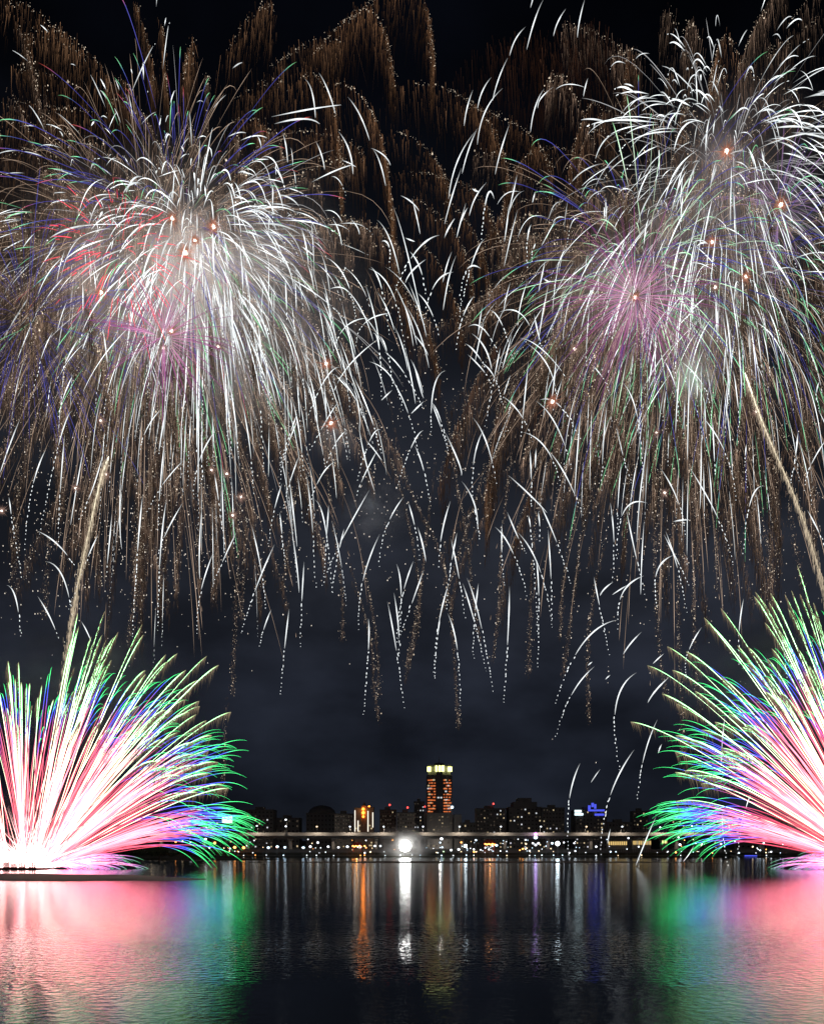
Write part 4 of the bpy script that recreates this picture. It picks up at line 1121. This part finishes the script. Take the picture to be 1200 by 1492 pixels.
# procedural fill in the belts where both clusters rain down
burst('willow_burst', 'rain of thin white streaks dropping from the left-hand cluster', (300, 560), 266,
      willow((290, 470), 190, 70, 110, 1.3, 3.6, 90, 266, 2.2, (.4, .85), hemi=0), group='firework bursts in the sky')
burst('willow_burst', 'rain of thin white streaks on the inner flank of the left-hand cluster', (480, 450), 272,
      willow((400, 380), 180, 60, 80, .9, 2.5, 80, 272, 2.2, (.6, 1), dirf=lambda d: np.stack([abs(d[:, 0]), d[:, 1], d[:, 2]], -1)))
burst('willow_burst', 'rain of thin white streaks on the inner flank of the right-hand cluster', (800, 480), 272,
      willow((880, 400), 190, 60, 50, .9, 2.4, 80, 272, 2.2, (.6, 1), dirf=lambda d: np.stack([-abs(d[:, 0]), d[:, 1], d[:, 2]], -1)))
burst('willow_burst', 'rain of thin white streaks dropping from the right-hand cluster', (1000, 600), 266,
      willow((1010, 470), 190, 60, 60, 1.2, 3.2, 85, 266, 2.0, (.6, 1), hemi=0))
# loose glitter
for lab, c, sx, sy, n in (('cloud of tiny white glitter points below the left-hand cluster', (200, 760), 170, 80, 900), ('sparse cloud of tiny glitter points in the middle', (560, 650), 90, 110, 350),
                          ('cloud of tiny glitter points below the right-hand cluster', (960, 760), 140, 100, 420)):
    c3 = px(*c, 275)
    o = link('glitter_cloud', glow_mesh('glitter_cloud', [glitter(c, sx, sy, n, 275)], M_GLOW, c3), None, c3)
    tag(o, lab, 'glitter', kind='stuff')

# ---- flashes: white-hot shell cores with fine radiating lines that draw their soft orange glow
FL = [(251, 318, 3.6, 'in the left-hand cluster at the upper right of the red strokes'), (311, 330, 4.2, 'with a wide orange glow at the heart of the left-hand willow'), (270, 368, 5, 'biggest white of the left-hand cluster, between two smaller ones'),
      (284, 350, 3.4, 'just above the biggest white one of the left-hand cluster'), (147, 426, 3.8, 'at the lower left rim of the red strokes'), (250, 482, 3.8, 'at the top of the left-hand magenta burst'), (238, 507, 3, 'at the heart of the left-hand magenta burst'),
      (318, 505, 2.8, 'faint, right of the left-hand magenta burst'), (475, 530, 3.6, 'on the inner flank of the left-hand cluster, upper of the pair'), (482, 617, 3.8, 'on the inner flank of the left-hand cluster, lower of the pair'),
      (1058, 220, 4.4, 'at the top of the right-hand cluster'), (1137, 298, 4.4, 'nearest the right edge, orange, in the right-hand cluster'), (1037, 352, 3.4, 'between the top flash and the magenta burst at the right'),
      (925, 433, 3.4, 'at the heart of the right-hand magenta burst'), (1086, 403, 3.4, 'small, lower right of the right-hand cluster'), (1042, 418, 3.2, 'with a wide orange glow right of the magenta rays'),
      (837, 508, 3, 'lower left of the right-hand magenta burst'), (804, 585, 4, 'lowest left of the right-hand cluster, on a white streak'), (968, 718, 2.6, 'low and alone below the right-hand cluster'), (1101, 600, 2.4, 'beside the long golden comet at the right'),
      (956, 630, 2, 'tiny, below the right-hand magenta burst'), (308, 685, 2.6, 'left of a pair of white points low in the left-hand cluster'), (330, 690, 2.6, 'right of a pair of white points low in the left-hand cluster'),
      (351, 724, 2.8, 'on the brown stream below the left-hand cluster'), (339, 751, 2.8, 'lowest below the left-hand cluster'), (110, 711, 2.6, 'low at the left, beside the golden rocket trail'), (147, 613, 2.6, 'above the tip of the golden rocket trail'), (154, 691, 2.6, 'on the tip of the golden rocket trail'), (2, 744, 2.6, 'touching the left edge')]
for (x, y, r, where) in FL:
    D = rnd.uniform(236, 250); u = D / F; c = px(x, y, D)
    t = empty('shell_flash', c, 'white-hot flash ' + where, 'firework flash', 'white-hot flashes')
    w = MB(); w.ball((0, 0, 0), r * u * .8, 10, 8)
    me = w.mesh('flash_core', M_FLASH); link('flash_core', me, t)
    n = int(160 + r * 60)
    d = sphere(n); ln = rng.gamma(2.0, r * .85, n)
    s = np.array([0, .4, 1.0])
    P = (np.array([x, y, 0.0])[None, None] + d[:, None, :] * (r * .6 + ln[:, None] * s)[..., None])
    big = r > 3.3
    C = (np.array([1.2, .48, .30]) if big else np.array([.8, .5, .4])) * np.array([1, .6, .15])[None, :, None] * rng.uniform(.2, .8, (n, 1, 1))
    link('flash_glow', glow_mesh('flash_glow', [tube(pxa(P, D), np.array([.30, .22, .05]) * u * rng.uniform(.5, 1.2, (n, 1)), C)], M_GLOW, c), t)

# ---- two rising comets with golden tails
def comet(label, pts, D, wpx):
    u = D / F; c = px(*pts[0], D)
    t = empty('rising_comet', c, label, 'firework', 'golden rising comets')
    p = spline(pts, 40)
    s = np.linspace(0, 1, 40)
    wd = np.interp(s, [0, .03, .25, 1], [.5, 1, .75, .3])
    C = np.stack([np.interp(s, [0, .1, .5, 1], a) for a in ([2.4, 1.7, .85, .32], [2.35, 1.55, .74, .26], [1.9, 1.15, .5, .17])], -1)
    link('comet_core', glow_mesh('comet_core', [tube(pxa(p, D)[None], (wd * wpx * u * .21)[None], C[None])], M_GLOW, c), t)
    n = 1500
    q = rng.random(n) ** .8
    p0 = np.stack([np.interp(q, s, p[:, k]) for k in range(3)], -1)
    p0[:, :2] += rng.normal(size=(n, 2)) * wpx * .22 * np.array([1, .4]); p0[:, 2] += rng.normal(size=n) * wpx * .4
    ln = rng.uniform(3, 13, n)
    P = p0[:, None, :] + np.array([0, 1, 0]) * (ln[:, None] * np.array([0, .4, 1]))[..., None]
    link('spark_tail', glow_mesh('spark_tail', [tube(pxa(P, D), np.array([.26, .28, .06]) * u * rng.uniform(.5, 1.1, (n, 1)), np.array([.95, .76, .54]) * rng.uniform(.15, .9, (n, 1, 1)))], M_GLOW, c), t)
comet('golden rising comet at the left climbing out of the left-hand fan', [(158, 665), (146, 700), (128, 780), (110, 870), (96, 960), (80, 1080)], 215, 8)
comet('long golden rising comet at the right edge leaning left', [(1085, 543), (1105, 600), (1125, 650), (1158, 725), (1184, 800), (1205, 880), (1230, 980)], 215, 7)

# ------------------------------------------------------------------ fans of comets fired from the river
def fan(label, base, D, mirror, bundles):
    u = D / F; c = px(*base, D)
    t = empty('comet_fan', c, label, 'firework', 'fans fired from the river')
    parts = []
    sg = -1.0 if mirror else 1.0
    def path(ang, L, vt, t1, x0, n, zd):
        s = np.linspace(0, 1, n); ts = s * t1
        f = (1 - np.exp(-ts)) / (1 - math.exp(-t1))
        dx, dy = math.cos(math.radians(ang)), -math.sin(math.radians(ang))
        p = np.stack([base[0] + sg * (x0 + dx * L * f), base[1] + dy * L * f + vt * (ts - (1 - np.exp(-ts))), zd * f], -1)
        return p
    mass = []
    for (ang, L, n1, n2, spread, x0) in bundles:
        # thick white comets with brown tassels
        for k in range(n1):
            a = ang + rnd.gauss(0, spread * 1.15); l = L * rnd.uniform(.66, 1.05) * (.97 if a < 36 else 1.0); n = 22
            p = path(a, l, rnd.uniform(20, 44), 2.1, x0 + rnd.gauss(0, 2.5), n, rnd.uniform(-40, 40))
            s = np.linspace(0, 1, n)
            C = np.stack([np.interp(s, [0, .45, .8, .93, 1], q) for q in ([6, 2.6, 1.9, 1.1, .3], [1.8, 3.8, 5.6, 1.5, .26], [1.8, 2.3, 2.1, .7, .14])], -1)
            R = np.interp(s, [0, .1, .6, .9, 1], [1.0, .95, 1.05, 1.7, .8]) * u * .5 * rnd.uniform(.5, 1.25)
            ch = [tube(pxa(p, D)[None], R[None], C[None])]
            m = 110
            q = .5 + .5 * rng.random(m) ** .75
            p0 = np.stack([np.interp(q, s, p[:, j]) for j in range(3)], -1)
            ln = rng.gamma(2.2, 4.0, m) * np.interp(q, [.5, .8, 1], [.5, 1.1, 1])
            P = np.stack([p0[:, None, 0] - sg * (ln[:, None] * .22 * np.array([0, .6, 1])), p0[:, None, 1] + ln[:, None] * np.array([0, .45, 1]), p0[:, None, 2] + rng.normal(0, 2, (m, 1)) * np.array([0, .5, 1])], -1)
            ch.append(tube(pxa(P, D), np.array([.3, .26, .06]) * u * rng.uniform(.5, 1, (m, 1)), np.array([.50, .38, .24]) * np.array([1, .6, .2])[None, :, None] * rng.uniform(.3, 1, (m, 1, 1))))
            parts.append(ch)
        # coloured stars: red, then blue, then green
        for k in range(n2):
            e = rnd.gauss(0, spread)
            a = ang + e; l = L * rnd.uniform(.72, 1.0) * (1 - .012 * abs(e)); n = 20
            p = path(a, l, rnd.uniform(34, 56), 2.3, x0 + rnd.gauss(0, 3.5), n, rnd.uniform(-60, 60))
            s = np.linspace(0, 1, n); j = rnd.uniform(-.07, .07)
            hot = math.exp(-(e / spread) ** 2 * 1.1) * rnd.uniform(.4, 1.2)
            r0 = (1.6 + 6 * hot, .16 + 1.15 * hot, .26 + 1.35 * hot)
            fr = [0, .34 + j, .47 + j, .54 + j, .66 + j, .72 + j, 1]
            cc = np.array([r0, (1.4 + 2.2 * hot, .16 + .9 * hot, .28 + 1.1 * hot), (1.2, .16 + .2 * hot, .55), (.2, .25, 2.2), (.18, .3, 2.2), (.24, 2.8, .75), (.12, 2.0, .5)])
            C = np.stack([np.interp(s, fr, cc[:, q]) for q in range(3)], -1)
            R = np.interp(s, [0, .1, .7, 1], [.7, .85, .8, .2]) * u * .5 * rnd.uniform(.6, 1.25)
            ch = [tube(pxa(p, D)[None], R[None], C[None])]
            (parts if k < 5 else mass).append(ch)
    # low spray of short green and violet stars on the outer side
    for k in range(70):
        a = abs(rnd.gauss(0, 9)) + 1; l = rnd.uniform(60, 150) * (1.0 if a < 12 else .9); n = 12
        p = path(a + 4, l, 22, 2.0, 12 + rnd.uniform(0, 20), n, rnd.uniform(-40, 40)); s = np.linspace(0, 1, n)
        C = np.stack([np.interp(s, [0, .5, .75, .85, 1], q) for q in ([6, 2.2, .5, .3, .15], [2.2, .5, .3, 1.0, .8], [2.6, 1.2, .9, .5, .35])], -1)
        mass.append([tube(pxa(p, D)[None], (np.interp(s, [0, .6, 1], [1.1, 1.0, .3]) * u * .5)[None], C[None])])
    rnd.shuffle(parts)
    for ch in parts[:97]:
        link('comet_trail', glow_mesh('comet_trail', ch, M_FAN, c), t)
    rest = [k for ch in parts[97:] + mass for k in ch]
    o = link('star_spray', glow_mesh('star_spray', rest, M_FAN, c), t); tag(o, kind='stuff')
    # bright fountain at the foot
    n = 700
    a = np.radians(rng.uniform(8, 172, n)); ln = rng.gamma(2.2, 17, n)
    s = np.array([0, .4, 1.0])
    x0 = rng.normal(0, 16, n)
    P = np.stack([base[0] + x0[:, None] + np.cos(a)[:, None] * ln[:, None] * s, base[1] - np.sin(a)[:, None] * ln[:, None] * s + 6 * s ** 2, rng.normal(0, 10, (n, 1)) + 0 * s], -1)
    C = np.array([8.0, 4.4, 4.2]) * np.array([1, .6, .12])[None, :, None] * rng.uniform(.4, 1.2, (n, 1, 1))
    o = link('foot_fountain', glow_mesh('foot_fountain', [tube(pxa(P, D), np.array([1.0, .7, .1]) * u * rng.uniform(.5, 1.2, (n, 1)), C)], M_FAN, c), t); tag(o, kind='stuff')
    return t, c

BUND = [(111, 335, 18, 34, 6.4, -26), (92, 366, 24, 34, 6.0, -4), (75, 396, 27, 40, 6.0, 10), (57, 400, 28, 54, 6.0, 20), (41, 386, 20, 64, 5.2, 26), (22, 345, 0, 90, 3.8, 30), (135, 330, 14, 30, 6, -30), (155, 340, 8, 30, 6, -34)]
BUND_R = [(a, l * (1.16 if 50 < a < 100 else 1.07), n1, n2, sp * .9, x0) for (a, l, n1, n2, sp, x0) in BUND]
fan('left-hand fan of comets bursting from the barge in pink, blue and green', (38, 1264), 204, False, BUND)
fan('right-hand fan of comets reaching in from the right edge in pink, blue and green', (1296, 1264), 200, True, BUND_R)

# ------------------------------------------------------------------ drifting smoke, lit by added point lamps and by the fans
def smoke_material(name, col, dens, nscale, seed, lo=.44, hi=.66):
    m, t, o = new_mat(name)
    g = N(t, 'ShaderNodeTexCoord')
    ln = N(t, 'ShaderNodeVectorMath', operation='LENGTH')
    t.links.new(g.outputs['Object'], ln.inputs[0])
    fall = N(t, 'ShaderNodeMapRange', interpolation_type='SMOOTHERSTEP')
    fall.inputs['From Min'].default_value = 1.0; fall.inputs['From Max'].default_value = .05
    t.links.new(ln.outputs['Value'], fall.inputs['Value'])
    n = N(t, 'ShaderNodeTexNoise', noise_dimensions='4D')
    n.inputs['W'].default_value = seed; n.inputs['Scale'].default_value = nscale; n.inputs['Detail'].default_value = 3.5
    t.links.new(g.outputs['Object'], n.inputs['Vector'])
    r = N(t, 'ShaderNodeMapRange'); r.inputs['From Min'].default_value = lo; r.inputs['From Max'].default_value = hi
    r.inputs['To Min'].default_value = .12
    t.links.new(n.outputs['Fac'], r.inputs['Value'])
    mu = N(t, 'ShaderNodeMath', operation='MULTIPLY'); t.links.new(fall.outputs[0], mu.inputs[0]); t.links.new(r.outputs[0], mu.inputs[1])
    m2 = N(t, 'ShaderNodeMath', operation='MULTIPLY'); m2.inputs[1].default_value = dens; t.links.new(mu.outputs[0], m2.inputs[0])
    v = N(t, 'ShaderNodeVolumePrincipled')
    v.inputs['Color'].default_value = (*col, 1)
    t.links.new(m2.outputs[0], v.inputs['Density'])
    t.links.new(v.outputs[0], o.inputs['Volume'])
    return m

def smoke(label, c, D, rx, ry, rz, dens, col, seed, nscale=2.2):
    u = D / F
    w = MB(); w.ball((0, 0, 0), 1.0, 20, 12)
    o = w.build('smoke', smoke_material('firework_smoke', col, dens, nscale, seed))
    o.location = px(*c, D); o.scale = (rx * u, rz * u, ry * u)
    return tag(o, label, 'smoke', None, 'stuff')

def smoke_fill_light(name, c, D, col, power, r=3.0):
    ld = bpy.data.lights.new(name, 'POINT'); ld.energy = power; ld.color = col; ld.shadow_soft_size = r
    o = bpy.data.objects.new(name, ld); COL.objects.link(o); o.location = px(*c, D)
    return o

# added lamps behind the larger flashes light the smoke about them
for (x, y, r, where) in FL:
    if r > 3.2: smoke_fill_light('smoke_fill_light', (x, y), rnd.uniform(255, 275), (1.0, .80, .70), 2600 * r, 1.5)
for k in range(26): smoke_fill_light('smoke_fill_light', (rnd.gauss(290, 100), rnd.gauss(430, 90)), rnd.uniform(225, 320), (.98, .96, .97), 5600, 2)  # extra lamps strewn through both clusters to spread the smoke glow, no flashes here
for k in range(12): smoke_fill_light('smoke_fill_light', (rnd.gauss(165, 60), rnd.gauss(385, 60)), rnd.uniform(240, 310), (1.0, .72, .62), 8000, 2)
for k in range(18): smoke_fill_light('smoke_fill_light', (rnd.gauss(970, 80), rnd.gauss(420, 70)), rnd.uniform(245, 320), (1.0, .84, .76), 8000, 2)
for k in range(8): smoke_fill_light('smoke_fill_light', (rnd.gauss(1080, 60), rnd.gauss(270, 50)), rnd.uniform(245, 320), (.9, .92, 1.0), 7000, 2)
smoke('pale smoke glowing white behind the left-hand willow burst', (310, 440), 280, 280, 270, 170, .013, (.9, .9, .9), 1.0)
smoke('thin brownish smoke at the left edge behind the left-hand cluster', (110, 440), 310, 270, 260, 140, .010, (.9, .8, .7), 2.0)
smoke('thin smoke behind the magenta rays of the right-hand cluster', (950, 440), 290, 250, 230, 140, .011, (.9, .85, .82), 3.0)
smoke('thin smoke at the top right behind the right-hand willow burst', (1080, 280), 290, 190, 190, 120, .008, (.88, .88, .95), 4.0)
smoke('reddish smoke low over the barge at the left', (95, 1195), 212, 150, 75, 90, .03, (.85, .8, .8), 5.0, 3)
smoke('reddish smoke low at the foot of the right-hand fan', (1215, 1195), 212, 150, 75, 90, .03, (.85, .8, .8), 6.0, 3)
smoke('dim smoke lit green around the tips of the left-hand fan', (130, 1010), 215, 230, 150, 100, .010, (.8, .85, .8), 7.0, 3)
smoke('dim smoke lit green around the tips of the right-hand fan', (1140, 1000), 215, 230, 150, 100, .010, (.8, .85, .8), 8.0, 3)
smoke('added mist ball giving the glow around the central floodlights on the far bank', (590, 1231), 752, 52, 36, 34, .25, (.9, .9, .9), 9.0, 2)  # mist added only to carry a glow around the floodlight
smoke_fill_light('smoke_fill_light', (1010, 540), 262, (.45, 1.0, .75), 2200, 2)  # added green lamp to light the puff below
smoke('small greenish smoke puff below the right-hand magenta burst', (1012, 552), 268, 48, 52, 40, .06, (.85, .9, .88), 11.0, 2.5)
smoke_fill_light('smoke_fill_light', (545, 735), 262, (.75, .9, 1.0), 1100, 2)  # added bluish lamp to light the next wisp
smoke('small bluish smoke wisp low in the dark middle', (545, 748), 266, 70, 70, 46, .016, (.85, .88, .9), 12.0, 3)
smoke_fill_light('smoke_fill_light', (488, 635), 262, (.85, .95, 1.0), 900, 2)  # added pale lamp to brighten the grey wisp
smoke('small grey smoke wisp beside the lower flash on the inner flank of the left-hand cluster', (490, 640), 266, 46, 46, 40, .015, (.85, .88, .9), 13.0, 3)
